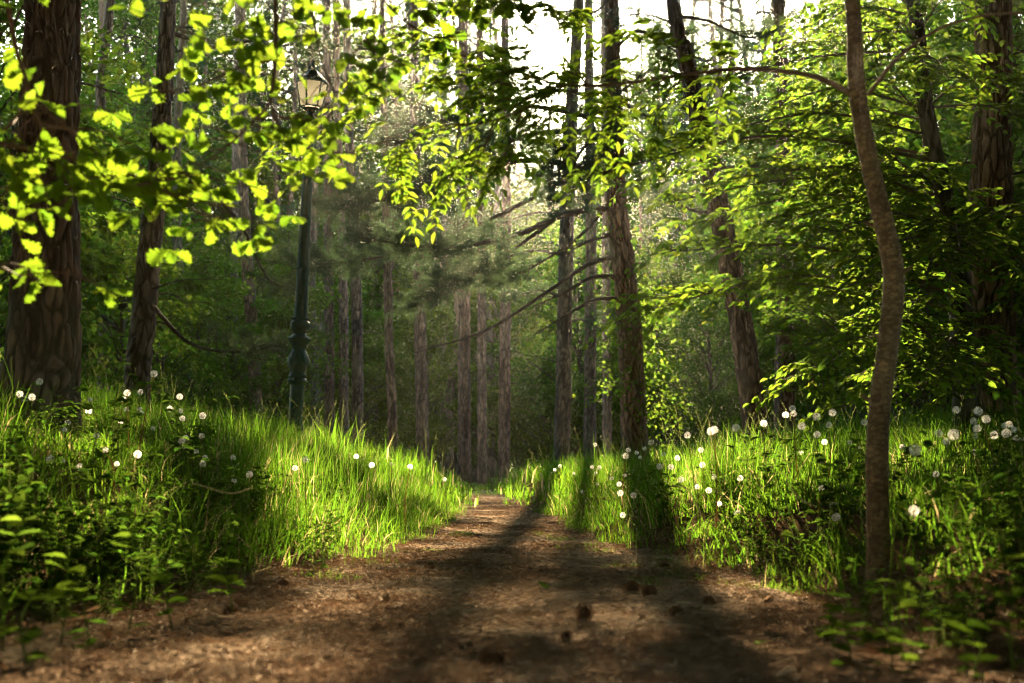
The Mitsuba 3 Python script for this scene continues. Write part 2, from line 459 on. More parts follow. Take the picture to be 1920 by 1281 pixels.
# ------------------------------------------------------------------ far broadleaf crowns
def far_crown(seed, rx, h, n_clump, per, leaf, col, puff=1.0):
    r = np.random.default_rng(seed)
    lv, wd = MB(), MB()
    C = []
    while len(C) < n_clump:
        c = r.uniform(-1, 1, 3)
        q = np.linalg.norm(c * [1, 1, 1.0])
        if q < 1 and q > 0.25:
            C.append(c * [rx, rx, h / 2] + [0, 0, h / 2 + 0.3])
    C = np.array(C)
    C[:, :2] *= (0.55 + 0.55 * np.sin(np.clip(C[:, 2] / h, 0, 1) * np.pi))[:, None]
    stem = spline([[0, 0, -0.4], [r.normal(0, 0.15), r.normal(0, 0.15), h * 0.5], [r.normal(0, 0.3), r.normal(0, 0.3), h * 0.97]], 12)
    tube(wd, stem, np.linspace(0.09, 0.015, 12) * (h / 6), 6, BARK_TWIG)
    for c in C:
        k = np.clip(int((c[2] / h - 0.15) * 11), 0, 11)
        a = stem[k]
        tube(wd, spline([a, (a + c) / 2 + [0, 0, 0.15], c], 6), np.linspace(0.022, 0.006, 6), 3, BARK_TWIG)
    for c in C:
        n = int(per * r.uniform(0.5, 1.4))
        out = unit(c - [0, 0, h / 2])
        P = c + unit(r.normal(size=(n, 3))) * (r.random((n, 1)) ** 0.45) * np.array([0.62, 0.62, 0.3]) * puff * r.uniform(0.6, 1.25)
        D = unit(r.normal(size=(n, 3)) * [1, 1, 0.5] + out * 0.7 + [0, 0, -0.35])
        N = unit(r.normal(size=(n, 3)) * 0.75 + [0, 0, 1])
        tone = r.uniform(0.75, 1.25)
        add_leaves(lv, P, D, N, leaf * r.uniform(0.7, 1.2, n), leaf * 0.75 * r.uniform(0.8, 1.2, n), RH, RHF, leaf_colors(n, np.array(col) * tone, r=r))
    return wd.ply('bark_material', True), lv.ply('leaf_material')


GREEN = (0.060, 0.112, 0.010)
CROWNS = [(2.0, 6.0, 70, 140, 0.135), (2.4, 8.0, 90, 130, 0.145), (1.7, 4.2, 56, 140, 0.11), (2.1, 7.0, 64, 130, 0.135)]
for k, (rx, h, nc, per, lf) in enumerate(CROWNS):
    w_, l_ = far_crown(80 + k, rx, h, nc, per, lf, np.array(GREEN) * [1 + 0.12 * (k - 1), 1, 1])
    scene[f'broadleaf_wood_{k}'] = {'type': 'shapegroup', 'w': w_}
    scene[f'broadleaf_leaves_{k}'] = {'type': 'shapegroup', 'l': l_}


for k in range(2):
    w_, l_ = far_crown(120 + k, 3.6, 17.0, 190, 95, 0.215, np.array(GREEN) * [1.05, 1, 1], 2.3)
    scene[f'tall_wood_{k}'] = {'type': 'shapegroup', 'w': w_}
    scene[f'tall_leaves_{k}'] = {'type': 'shapegroup', 'l': l_}


for k in range(2):
    scene[f'shade_crown_{k}'] = {'type': 'shapegroup', 'l': far_crown(150 + k, 2.4, 8.0, 60, 30, 0.34, np.array(GREEN))[1]}
    scene[f'shade_tall_{k}'] = {'type': 'shapegroup', 'l': far_crown(160 + k, 3.6, 17.0, 120, 38, 0.44, np.array(GREEN), 2.3)[1]}


def broadleaf(x, y, k, s, label, group, name='broadleaf_tree', cat='tree', sz=1.0):
    t = thing(name, label, cat, group)
    m = TF().translate([x, y, float(ground(x, y)) - 0.05]).rotate([0, 0, 1], rng.uniform(0, 360)).scale([s, s, s * sz])
    put(t, 'trunk', inst(f'broadleaf_wood_{k}', m))
    put(t, 'crown', inst(f'broadleaf_leaves_{k}', m))
    return t


# ------------------------------------------------------------------ pines
def twig_stubs(wood, axis, r, z0, z1, n, length):
    for _ in range(n):
        z = r.uniform(z0, z1)
        c = np.array([np.interp(z, axis[:, 2], axis[:, k]) for k in range(3)])
        az = r.uniform(0, 2 * np.pi)
        L = length * r.uniform(0.3, 1.0)
        d = np.array([math.cos(az), math.sin(az), 0])
        p = spline([c, c + d * L * 0.5 + [0, 0, r.uniform(-0.02, 0.12) * L], c + d * L + [0, 0, r.uniform(-0.25, 0.2) * L]], 8)
        tube(wood, p, np.linspace(0.014, 0.004, 8), 4, BARK_TWIG)
        for _ in range(3):
            k = r.integers(3, 8)
            e = p[k] + (d + r.normal(0, 0.6, 3)) * L * 0.25
            tube(wood, np.stack([p[k], e]), 0.004, 3, BARK_TWIG)


def pine(pix, d, wpx, label, group=None, fine=1, h=19.0, crown=None, stubs=7, seed=0, z_crown=10.5, warm=0.35, depth=None):
    """pix: (px, py) points of the trunk's axis from its foot upwards; wpx: its width low down in pixels."""
    if d > 30:
        h, z_crown = 25.0, 17.5
    t = thing('pine_tree', label, 'tree', group)
    w = [at(px, py, d) for px, py in pix]
    foot = w[0] + (w[0] - w[1]) / max(w[1][2] - w[0][2], 1e-3) * 0
    gz = float(ground(foot[0], foot[1]))
    pts = [np.array([foot[0], foot[1], gz - 0.15])]
    if w[0][2] > gz + 0.25:
        pts.append(w[0])
    pts += w[1:]
    dirv = (pts[-1] - pts[-2]) / (pts[-1][2] - pts[-2][2])
    dirv[:2] *= 0.6
    top = pts[-1] + dirv * max(h - pts[-1][2], 1)
    pts.append(pts[-1] * 0.5 + top * 0.5)
    pts.append(top)
    r0 = wpx * d / F / 2
    sides, rows = {0: (26, 170), 1: (44, 320), 2: (100, 420), 3: (190, 430)}[fine]
    zvis = 0.5 + 900 / F * d
    st = dict(PINE)
    tr = np.random.default_rng(seed + 77)
    tint = np.exp(tr.normal(0, 0.16)) * np.array([1 + tr.uniform(-0.12, 0.16), 1.0, 1 + tr.uniform(-0.15, 0.2)])
    for q_ in ('plate', 'alt', 'deep'):
        st[q_] = tuple(np.array(st[q_]) * tint)
    if fine < 2:
        st.update(w=0.05, depth=0.02)
    n = len(pts)
    axis = spline(pts, 60)
    frac = np.array([min(1, max(0, (p[2]) / h)) for p in pts])
    put(t, 'trunk', trunk_mesh(pts, r0 * (1 - 0.72 * np.linspace(0, 1, 12) ** 1.3), sides, rows, st, seed, zvis, warm=warm))
    r = np.random.default_rng(seed + 300)
    for _ in range(stubs):
        wood = MB()
        twig_stubs(wood, axis, r, 2.6, min(zvis, h * 0.75), 1, 1.5)
        put(t, 'dead_branch', wood.ply('bark_material', True))
    if crown is not None:
        ax = np.array([np.interp(z_crown, axis[:, 2], axis[:, k]) for k in range(3)])
        m = TF().translate(ax.tolist()).rotate([0, 0, 1], r.uniform(0, 360)).scale([1.0, 1.0, (h - z_crown + 0.6) / (7.5 + crown)])
        put(t, 'limbs', inst(f'pine_crown_wood_{crown}', m))
        put(t, 'crown', inst(f'pine_crown_needles_{crown}', m))
    return t, axis


GP = 'slim pines standing far behind the lamp post'
P1, A1 = pine([(66, 815), (85, 500), (98, 0)], 9.5, 142, 'thick pine trunk with plated bark behind the oak leaves', fine=3, crown=0, stubs=3, seed=1, warm=0.1)
P2, A2 = pine([(258, 715), (280, 480), (302, 250), (316, 0)], 18, 52, 'tall pine leaning towards the path beyond the thick pine', fine=2, crown=1, stubs=10, seed=2, warm=0.1)
pine([(342, 655), (334, 500), (331, 300), (345, 0)], 36, 22, 'slim bent pine close behind the leaning pine', fine=1, crown=2, seed=3)
pine([(438, 660), (440, 400), (446, 0)], 42, 17, 'narrow reddish pine, thinner of the pair between the leaning pine and the lamp', fine=1, crown=0, seed=4)
pine([(478, 715), (464, 500), (456, 350), (452, 0)], 36, 27, 'grey pine bowed at its middle beside the lamp post', fine=1, crown=1, seed=5)
pine([(590, 730), (584, 500), (582, 0)], 43, 17, 'slim pine directly to the side of the lamp column base', fine=1, crown=2, seed=6)
pine([(618, 745), (615, 400), (612, 0)], 40, 21, 'straight pale pine, second from the lamp post', fine=1, crown=0, seed=7)
pine([(645, 765), (643, 500), (634, 250), (630, 0)], 40, 20, 'red-brown pine, third trunk from the lamp post', fine=1, crown=1, seed=8, warm=0.7)
pine([(671, 775), (667, 500), (655, 250), (650, 0)], 38, 24, 'grey-brown pine, fourth trunk from the lamp post', fine=1, crown=2, seed=9)
pine([(736, 800), (729, 620), (722, 320), (716, 0)], 34, 20, 'light grey slender pine bending near its foot', fine=1, crown=0, seed=10)
pine([(792, 830), (787, 600), (780, 300), (776, 0)], 36, 26, 'dark ridged pine with branches crossing it before the path bend', fine=1, crown=1, seed=11)
pine([(871, 905), (870, 500), (868, 0)], 38, 25, 'straight pine at the end of the path, thickest of three', fine=1, crown=2, seed=12)
pine([(904, 908), (903, 500), (899, 0)], 41, 18, 'middle one of the three pines at the end of the path', fine=1, crown=0, seed=13)
pine([(944, 900), (948, 560), (949, 300), (946, 0)], 37, 22, 'brown pine last of the three at the end of the path', fine=1, crown=1, seed=14)
P16, A16 = pine([(1054, 835), (1062, 450), (1072, 200), (1085, 0)], 32, 33, 'dark broad pine rising behind the bank beyond the dandelions', fine=1, crown=2, seed=15, z_crown=12.5)
pine([(1106, 822), (1108, 450), (1105, 200), (1104, 0)], 38, 25, 'reddish straight pine between the broad pine and the ivy-clad pine', fine=1, crown=None, seed=16)
pine([(1138, 800), (1136, 450), (1133, 200)], 44, 19, 'pale thin pine close behind the ivy-clad pine', fine=1, crown=None, seed=17)
P19, A19 = pine([(1190, 812), (1176, 560), (1156, 390), (1150, 200), (1146, 0)], 22, 52, 'dark ivy-clad pine with bare limbs reaching over the path', fine=2, crown=None, stubs=0, seed=18)
P20, A20 = pine([(1414, 775), (1370, 500), (1328, 300), (1284, 100), (1262, 0)], 20, 50, 'strongly leaning pine behind the leafy boughs', fine=2, crown=0, stubs=8, seed=19, z_crown=11)
P21, A21 = pine([(1471, 765), (1474, 500), (1468, 250), (1460, 0)], 24, 42, 'upright grey pine beside the leaning pine', fine=2, crown=1, stubs=8, seed=20)
P24, A24 = pine([(1858, 790), (1858, 400), (1862, 0)], 12, 104, 'massive pine trunk in the shade beside the edge of the wood', fine=3, crown=2, stubs=4, seed=21, warm=0.1)
pine([(196, 90 + 500), (188, 200), (207, 0)], 27, 24, 'thin pine seen between the thick pine and the leaning pine', fine=1, crown=0, seed=22)
pine([(205, 640), (202, 500), (196, 350)], 46, 24, 'far brown pine behind the foot of the leaning pine', fine=1, crown=1, seed=23)

# boughs of the ivy-clad pine over the path
need, r = MB(), np.random.default_rng(5)


def limb(pix, d0, d1, r0, **kw):
    n = len(pix)
    return [at(px, py, d0 + (d1 - d0) * k / (n - 1)) for k, (px, py) in enumerate(pix)]


BOUGHS = [
    ([(1150, 388), (1060, 402), (970, 440), (860, 462), (780, 462), (650, 440)], 22, 20.5, 0.055, 0.45, 40, 0.95),
    ([(1052, 402), (960, 470), (880, 520), (800, 560)], 21.8, 20.2, 0.035, 0.35, 30, 0.9),
    ([(1150, 330), (1000, 300), (860, 330), (740, 370), (620, 390)], 22, 19.5, 0.05, 0.4, 44, 1.1),
    ([(1148, 250), (1010, 250), (900, 290), (800, 350)], 22, 21, 0.045, 0.4, 34, 1.0),
    ([(1150, 300), (1120, 260), (1080, 300), (1070, 380)], 22, 20.0, 0.04, 0.3, 34, 0.8),
    ([(1148, 180), (1180, 200), (1230, 230), (1260, 260)], 22, 21.5, 0.04, 0.3, 24, 0.8),
    ([(1148, 200), (1060, 170), (980, 190), (930, 240)], 22, 23.5, 0.04, 0.35, 30, 0.9),
    ([(1152, 370), (1090, 440), (1000, 500), (930, 530)], 22, 22.6, 0.03, 0.6, 16, 0.7),
    ([(1148, 230), (1000, 200), (870, 215), (740, 270)], 22, 19, 0.045, 0.6, 30, 1.0),
    ([(1146, 100), (1190, 60), (1230, 70), (1270, 100)], 22, 21, 0.035, 0.3, 24, 0.8),
    ([(1150, 290), (900, 420), (720, 480), (560, 500)], 22, 23.5, 0.045, 0.5, 36, 1.1),
]
for pix, d0, d1, r0, ff, tw, tl in BOUGHS:
    wood = MB()
    pine_bough(wood, need, limb(pix, d0, d1, r0), r0, ff, int(tw * 1.5), tl, 46, 0.105, 0.006, (0.05, 0.085, 0.04), r, 9, 1.0 if pix[-1][1] > 340 else 0.42)
    put(P19, 'branch', wood.ply('bark_material', True))
for pix, d1 in (([(1152, 482), (1100, 498), (1030, 545), (930, 610), (860, 638), (778, 662)], 21), ([(1160, 520), (1110, 520), (1060, 548), (1000, 575)], 21.4), ([(1165, 560), (1115, 563), (1055, 595), (1012, 622)], 21), ([(1150, 440), (1110, 450), (1060, 475)], 21.5)):
    wood = MB()
    p = spline(limb(pix, 22, d1, 0), 26)
    tube(wood, p, np.linspace(0.042, 0.008, 26), 7, BARK_TWIG)
    for k in (12, 16, 19, 22):
        e = p[k] + np.array([-0.35, r.normal(0, 0.2), -0.22 + r.normal(0, 0.1)])
        tube(wood, spline([p[k], (p[k] + e) / 2 + [0, 0, 0.03], e], 5), np.linspace(0.01, 0.003, 5), 3, BARK_TWIG)
    put(P19, 'branch', wood.ply('bark_material', True))
put(P19, 'crown', need.ply('needle_material'))
# low boughs on pines beside the lamp
for parent, axis, pix, d0, d1 in ((P2, A2, [(300, 330), (380, 350), (450, 420), (500, 520), (540, 540)], 18, 19.5), (P2, A2, [(275, 560), (350, 640), (430, 660), (490, 650)], 18, 17), (P2, A2, [(316, 60), (420, 90), (520, 60), (600, 100)], 18, 20),
                                  (P20, A20, [(1300, 150), (1230, 130), (1180, 160), (1120, 210)], 20, 18.5), (P20, A20, [(1270, 30), (1330, 40), (1400, 70), (1450, 60)], 20, 21), (P20, A20, [(1262, 0), (1180, -30), (1120, 20), (1060, 40)], 20, 22),
                                  (P20, A20, [(1350, 400), (1300, 395), (1270, 380), (1240, 360)], 20, 21)):
    wood, nd = MB(), MB()
    pine_bough(wood, nd, limb(pix, d0, d1, 0), 0.03, 0.5, 20, 0.7, 34, 0.10, 0.005, (0.055, 0.085, 0.042), r, 6)
    put(parent, 'branch', wood.ply('bark_material', True))
    put(parent, 'needles', nd.ply('needle_material'))

for parent, pix, d0, d1 in ((P16, [(1058, 480), (1000, 470), (930, 490), (860, 520)], 32, 30), (P16, [(1062, 400), (1000, 400), (940, 420), (890, 450)], 32, 33), (P16, [(1060, 560), (1010, 545), (960, 560)], 32, 31), (P16, [(1066, 320), (1120, 330), (1160, 350)], 32, 31), (P16, [(1056, 610), (1090, 600), (1130, 620)], 32, 33)):
    wood, nd = MB(), MB()
    pine_bough(wood, nd, limb(pix, d0, d1, 0), 0.03, 0.3, 22, 0.8, 26, 0.11, 0.008, (0.05, 0.082, 0.04), r, 5)
    put(parent, 'branch', wood.ply('bark_material', True))
    put(parent, 'needles', nd.ply('needle_material'))

# ivy on the dark pine
ivy, ivs = MB(), MB()
for k in range(34):
    z = r.uniform(0.9, 4.2)
    c = np.array([np.interp(z, A19[:, 2], A19[:, m]) for m in range(3)])
    az = r.uniform(-0.4, np.pi + 1.2) + np.pi
    d = np.array([math.cos(az), math.sin(az), 0])
    L = r.uniform(0.3, 0.75) * (1.25 if z < 2.4 else 0.55)
    p = spline([c + d * 0.2, c + d * (0.2 + L * 0.6) + [0, 0, 0.1], c + d * (0.2 + L) + [0, 0, -0.1]], 6)
    tube(ivs, p, 0.006, 3, BARK_TWIG)
    n = 46
    P = p[r.integers(0, 6, n)] + r.normal(0, 0.14, (n, 3))
    add_leaves(ivy, P, unit(r.normal(size=(n, 3)) + d * 0.5 + [0, 0, -0.4]), unit(r.normal(size=(n, 3)) * 0.7 + [0, -0.3, 1]), r.uniform(0.05, 0.085, n), r.uniform(0.045, 0.07, n), RH, RHF, leaf_colors(n, (0.06, 0.115, 0.01), r=r))
put(P19, 'ivy', ivy.ply('leaf_material'), 'fresh green ivy leaves round the trunk', 'stuff')
put(P19, 'ivy_stem', ivs.ply('bark_material'), kind='stuff')

# slim far pines
n_far = 0
fr = np.random.default_rng(77)
far_trunks = []
for k in range(3):
    far_trunks.append(trunk_mesh([[0, 0, -0.3], [fr.normal(0, 0.15), 0, 5], [fr.normal(0, 0.3), 0, 11], [fr.normal(0, 0.5), 0, 19]], 0.17 * (1 - 0.7 * np.linspace(0, 1, 8)), 20, 150, dict(PINE, w=0.11, depth=0.02), 200 + k, 18, warm=0.5))
for k in range(38):
    d = fr.uniform(48, 88)
    px = fr.uniform(-60, 1980)
    if 900 < px < 1330 and d < 76:
        continue
    x, y = (px - 960) / F * d, d
    t = thing('pine_tree', 'thin far pine trunk standing in the green haze among the distant trees', 'tree', 'far pines in the depth of the wood')
    s = fr.uniform(0.75, 1.05) * min(1, 0.35 * (d - 9) / 19)
    m = TF().translate([x, y, float(ground(x, y))]).rotate([0, 0, 1], fr.uniform(0, 360)).scale([fr.uniform(0.8, 1.25), fr.uniform(0.8, 1.25), s])
    put(t, 'trunk', {**far_trunks[k % 3], 'to_world': m})
    c = k % 3
    m = TF().translate([x, y, float(ground(x, y)) + 19 * s - (7 + c) * 0.95 * s]).rotate([0, 0, 1], fr.uniform(0, 360)).scale([1.0, 1.0, 0.95 * s])
    put(t, 'limbs', inst(f'pine_crown_wood_{c}', m))
    put(t, 'crown', inst(f'pine_crown_needles_{c}', m))

for k in range(64):
    px = 150 + 1500 * (k + fr.random()) / 64
    d = fr.uniform(84, 97) if 940 < px < 1290 else fr.uniform(56, 90)
    x = (px - 960) / F * d
    H = (0.325 * (d - 11) if 965 < px < 1185 else 31.0) * fr.uniform(0.85, 1.0)
    t = thing('pine_tree', 'tall hazy pine closing the view against the bright sky', 'tree', 'tall pines against the bright sky')
    gz = float(ground(x, d))
    put(t, 'trunk', {**far_trunks[k % 3], 'to_world': TF().translate([x, d, gz]).rotate([0, 0, 1], fr.uniform(0, 360)).scale([1.2, 1.2, H / 19])})
    c = k % 3
    z0 = H * fr.uniform(0.28, 0.5)
    m = TF().translate([x, d, gz + z0]).rotate([0, 0, 1], fr.uniform(0, 360)).scale([1.6, 1.6, (H - z0) / (7.5 + c)])
    put(t, 'limbs', inst(f'pine_crown_wood_{c}', m))
    put(t, 'crown', inst(f'pine_crown_needles_{c}', m))

# ------------------------------------------------------------------ broadleaf understory
br = np.random.default_rng(31)
spots = []
for k in range(78):
    d = br.uniform(44, 92)
    px = br.uniform(-150, 2070)
    spots.append((px, d))
for px, d in spots:
    x = (px - 960) / F * d
    k = br.integers(0, 4)
    s = br.uniform(0.8, 1.5)
    if 850 < px < 1500:
        s = min(s, 0.33 * (d - 11) / CROWNS[k][1])
    g = 'broadleaf trees filling the wood behind the pines'
    broadleaf(x, d, k, s, 'leafy green understory tree deep in the wood behind the pine trunks', g)
for k in range(34):
    d = br.uniform(72, 100)
    px = -200 + 2320 * (k + br.random()) / 34
    t = thing('tall_broadleaf_tree', 'tall broadleaf tree closing the far end of the wood', 'tree', 'tall trees closing the wood')
    x, s = (px - 960) / F * d, br.uniform(0.9, 1.3)
    if abs(px - 1120) < 120:
        d, s = 98, 1.15
    m = TF().translate([x, d, float(ground(x, d)) - 0.1]).rotate([0, 0, 1], br.uniform(0, 360)).scale([s, s, s])
    put(t, 'trunk', inst(f'tall_wood_{k % 2}', m))
    put(t, 'crown', inst(f'tall_leaves_{k % 2}', m))
for k, (px, d, s) in enumerate(((935, 96, 1.45), (985, 90, 1.15), (1035, 97, 1.3), (1085, 92, 1.15), (1140, 97, 1.3), (1190, 90, 1.3), (1235, 95, 1.75), (1290, 88, 1.6), (1345, 94, 1.7))):
    t = thing('tall_broadleaf_tree', 'tall broadleaf tree in the bright gap over the end of the path', 'tree', 'tall trees in the bright gap')
    x = (px - 960) / F * d
    m = TF().translate([x, d, float(ground(x, d)) - 0.1]).rotate([0, 0, 1], br.uniform(0, 360)).scale([s * 0.85, s * 0.85, s])
    put(t, 'trunk', inst(f'tall_wood_{k % 2}', m))
    put(t, 'crown', inst(f'tall_leaves_{k % 2}', m))
for k, (px, d, s) in enumerate(((150, 52, 0.85), (330, 60, 1.35), (480, 64, 1.3), (610, 66, 1.35), (735, 72, 1.35), (215, 56, 1.3),  (60, 40, 0.7), (-120, 34, 0.8), (230, 44, 0.65), (1500, 44, 0.8), (1640, 38, 0.75), (1780, 32, 0.7), (1950, 26, 0.65), (1420, 60, 1.0), (1560, 56, 1.0), (2080, 30, 0.9))):
    t = thing('tall_broadleaf_tree', 'tall broadleaf tree rising among the pines ' + ('on the lamp side' if px < 960 else 'beyond the hornbeam'), 'tree', 'tall trees ' + ('on the lamp side' if px < 960 else 'beyond the hornbeam'))
    x = (px - 960) / F * d
    m = TF().translate([x, d, float(ground(x, d)) - 0.1]).rotate([0, 0, 1], br.uniform(0, 360)).scale([s, s, s])
    put(t, 'trunk', inst(f'tall_wood_{k % 2}', m))
    put(t, 'crown', inst(f'tall_leaves_{k % 2}', m))
NEAR_BL = [(360, 33, 2, 1.0), (430, 36, 0, 0.8), (520, 38, 2, 1.1), (270, 30, 2, 0.9), (180, 24, 2, 0.95), (20, 22, 0, 1.0), (-90, 17, 1, 0.9), (120, 30, 1, 1.1), (230, 36, 3, 1.2), (560, 46, 1, 1.0), (690, 48, 2, 1.2),
           (1270, 36, 2, 0.8), (1330, 30, 0, 0.65), (1400, 34, 1, 0.7), (1530, 28, 0, 1.0), (1640, 24, 1, 0.95), (1760, 20, 0, 0.95), (1900, 18, 1, 0.85), (2020, 15, 0, 0.9), (1560, 36, 3, 1.2), (1230, 44, 3, 0.9), (1010, 52, 2, 1.1), (840, 54, 2, 1.1), (905, 62, 2, 0.8), (965, 68, 2, 0.9), (1050, 60, 2, 0.7)]
WHERE = ['just past the slim bent pine', 'behind the narrow reddish pine', 'between the bowed grey pine and the lamp post', 'behind the foot of the leaning pine', 'between the thick pine and the leaning pine', 'past the outer side of the thick pine', 'at the outer edge past the thick pine', 'straight behind the thick pine', 'farther back between thick and leaning pine', 'directly behind the lamp post column', 'between the red-brown and the light grey pines',
         'just past the ivy-clad pine', 'between ivy-clad and leaning pine', 'behind the leaning pine foot', 'behind the sapling and hornbeam', 'behind the sapling on its outer side', 'behind the dark hornbeam stem', 'behind the massive pine', 'at the outer edge past the massive pine', 'far back behind the hornbeam boughs', 'far back beyond the pale thin pine', 'far back past the broad dark pine', 'far back beside the dark ridged pine', 'low and far behind the three pines at the path end', 'low and far behind the last of the three pines', 'low and far behind the broad dark pine']
for k, (px, d, kind, s) in enumerate(NEAR_BL):
    broadleaf((px - 960) / F * d, d, kind, s, 'bushy green broadleaf tree ' + WHERE[k], 'bushy trees ' + ('on the lamp side' if px < 960 else 'beyond the dandelion bank'))

# the wood around and behind the viewer, seen only as shade and reflected light
wr = np.random.default_rng(4)
n = 0
for k in range(120):
    a = wr.uniform(0, 2 * np.pi)
    rad = wr.uniform(3, 30)
    x, y = rad * math.cos(a), rad * math.sin(a) - 6
    if y > 3 and abs(x) < 0.42 * y + 2.2 or (abs(x) < 1.8):
        continue
    n += 1
    if k % 3 == 2:
        m = TF().translate([x, y, float(ground(x, y))]).scale(wr.uniform(0.9, 1.5))
        scene[f'surrounding_wood__{n:03d}'] = inst(f'shade_crown_{k % 2}', m)
    else:
        m = TF().translate([x, y, wr.uniform(7, 11)]).scale([1.7, 1.7, 1.1])
        scene[f'surrounding_wood__{n:03d}'] = inst(f'shade_crown_{k % 2}', m)
for k in range(46):
    az = math.radians(28 + 304 * (k + wr.random()) / 46)
    rad = (13 if k % 2 else 19) + wr.uniform(-2, 4)
    x, y = rad * math.sin(az) * 1.15, rad * math.cos(az)
    if y > 2 and abs(x) < 0.45 * y + 6:
        x = math.copysign(0.45 * y + 6.5, x)
    n += 1
    scene[f'surrounding_wood__{n:03d}'] = inst(f'shade_tall_{k % 2}', TF().translate([x, y, float(ground(x, y)) - 0.3]).rotate([0, 0, 1], wr.uniform(0, 360)).scale([0.95, 0.95, wr.uniform(0.8, 1.15)]))
for k in range(120):
    y = wr.uniform(-8, 27)
    x = wr.uniform(-0.3, 0.3) * (y + 8) + wr.uniform(-7, 7)
    z = max(10.5, 0.345 * y + 4.0) + wr.uniform(0, 4)
    n += 1
    if k % 2:
        m = TF().translate([x, y, z]).rotate([0, 0, 1], wr.uniform(0, 360)).scale([1.5, 1.5, 0.7])
        scene[f'surrounding_wood__{n:03d}'] = inst(f'shade_crown_{k % 2}', m)
    else:
        m = TF().translate([x, y, z]).rotate([0, 0, 1], wr.uniform(0, 360)).scale([1.3, 1.3, 0.6])
        scene[f'surrounding_wood__{n:03d}'] = inst(f'shade_crown_{k % 2}', m)
for k in range(44):
    x, y = -62 + 124 * (k + wr.random()) / 44, wr.uniform(92, 104)
    n += 1
    scene[f'surrounding_wood__{n:03d}'] = inst(f'broadleaf_leaves_{k % 4}', TF().translate([x, y, float(ground(x, y)) - 3.2]).rotate([0, 0, 1], wr.uniform(0, 360)).scale([1.5, 1.5, 1.2]))
for k in range(40):
    x, y = wr.uniform(-60, 60), wr.uniform(105, 125)
    n += 1
    scene[f'surrounding_wood__{n:03d}'] = inst(f'broadleaf_leaves_{k % 4}', TF().translate([x, y, float(ground(x, y))]).scale([2.2, 2.2, 1.4]))
labels['surrounding_wood'] = {'label': 'unbroken green wood closing off the view all round', 'category': 'wood', 'kind': 'stuff'}

# ------------------------------------------------------------------ leafy boughs by the path
def leafy_bough(wood, rec, pts, r0, n_twig, tl, lf, r, start=0.25, droop=0.12):
    p = spline(pts, 22)
    tube(wood, p, np.linspace(r0, r0 * 0.2, 22), 6, (0.07, 0.055, 0.042))
    t, _, _ = frames(p)
    for k in range(n_twig):
        u = start + (1 - start) * (k + r.random()) / n_twig
        i = min(21, int(u * 22))
        hz = unit(np.cross(t[i], [0, 0, 1.0])) * (-1) ** k
        d = unit(t[i] * r.uniform(0.5, 1.1) + hz * r.uniform(0.5, 1.0) + [0, 0, r.uniform(-0.3, 0.25)])
        L = tl * r.uniform(0.5, 1.2) * (1.15 - 0.5 * u)
        w = spline([p[i], p[i] + d * L * 0.5 + [0, 0, 0.03], p[i] + d * L + [0, 0, -droop * L]], 9)
        tube(wood, w, np.linspace(0.0055, 0.0018, 9), 3, (0.06, 0.05, 0.035))
        n = max(5, int(L / 0.028))
        tt, _, _ = frames(w)
        for m in range(n):
            v = 0.15 + 0.85 * (m + 0.5) / n
            j = min(8, int(v * 9))
            side = unit(np.cross(tt[j], [0, 0, 1.0])) * (-1) ** m
            ld = unit(tt[j] * 0.75 + side * r.uniform(0.5, 1.0) + [0, 0, r.uniform(-0.55, 0.1)])
            rec.append((w[j], ld, unit(np.array([0.02, 0.4, 0.85]) + r.normal(0, 0.38, 3)), lf * r.uniform(0.65, 1.15)))


def finish_leaves(parent, rec, colors, width, n_parts, r, tv=OV, tf=OVF, base=(0.072, 0.13, 0.010), key='crown'):
    P, D, N = (np.array([q[k] for q in rec]) for k in range(3))
    L = np.array([q[3] for q in rec])
    order = np.argsort(np.linalg.norm(P - CAM, axis=1) / L)
    inview = np.abs((P[:, 0]) / np.maximum(P[:, 1], 0.1)) < 0.36
    order = np.concatenate([order[inview[order]], order[~inview[order]]])
    a, b = order[:n_parts], order[n_parts:]
    if len(a):
        leaf_entries(parent, P[a], D[a], N[a], L[a], L[a] * width, [template_ply(tv, tf, c) for c in colors])
    mb = MB()
    add_leaves(mb, P[b], D[b], N[b], L[b], L[b] * width, tv, tf, leaf_colors(len(b), base, r=r))
    put(parent, key, mb.ply('leaf_material'), kind='stuff')


LEAFC = [np.array(c) for c in ((0.07, 0.135, 0.010), (0.085, 0.15, 0.011), (0.058, 0.115, 0.009), (0.075, 0.13, 0.010), (0.098, 0.16, 0.012), (0.06, 0.125, 0.012))]
r = np.random.default_rng(21)
HB = thing('hornbeam_tree', 'dark stemmed hornbeam whose layered leafy boughs sweep over the bank', 'tree')
hpix = [(1812, 800), (1800, 560), (1772, 380), (1738, 220), (1712, 0)]
hp = [at(px, py, 11.5) for px, py in hpix]
hp[0][2] = ground(hp[0][0], hp[0][1]) - 0.1
hp += [hp[-1] + np.array([-0.2, 0.4, 2.2]), hp[-1] + np.array([-0.2, 1.0, 4.6])]
DARKBARK = dict(plate=(0.05, 0.04, 0.032), alt=(0.035, 0.03, 0.025), deep=(0.015, 0.012, 0.01), w=0.05, st=4.0, depth=0.008)
put(HB, 'trunk', trunk_mesh(hp, 0.105 * (1 - 0.7 * np.linspace(0, 1, 8)), 60, 260, DARKBARK, 61, 4.5))
HA = spline(hp, 80)
rec = []
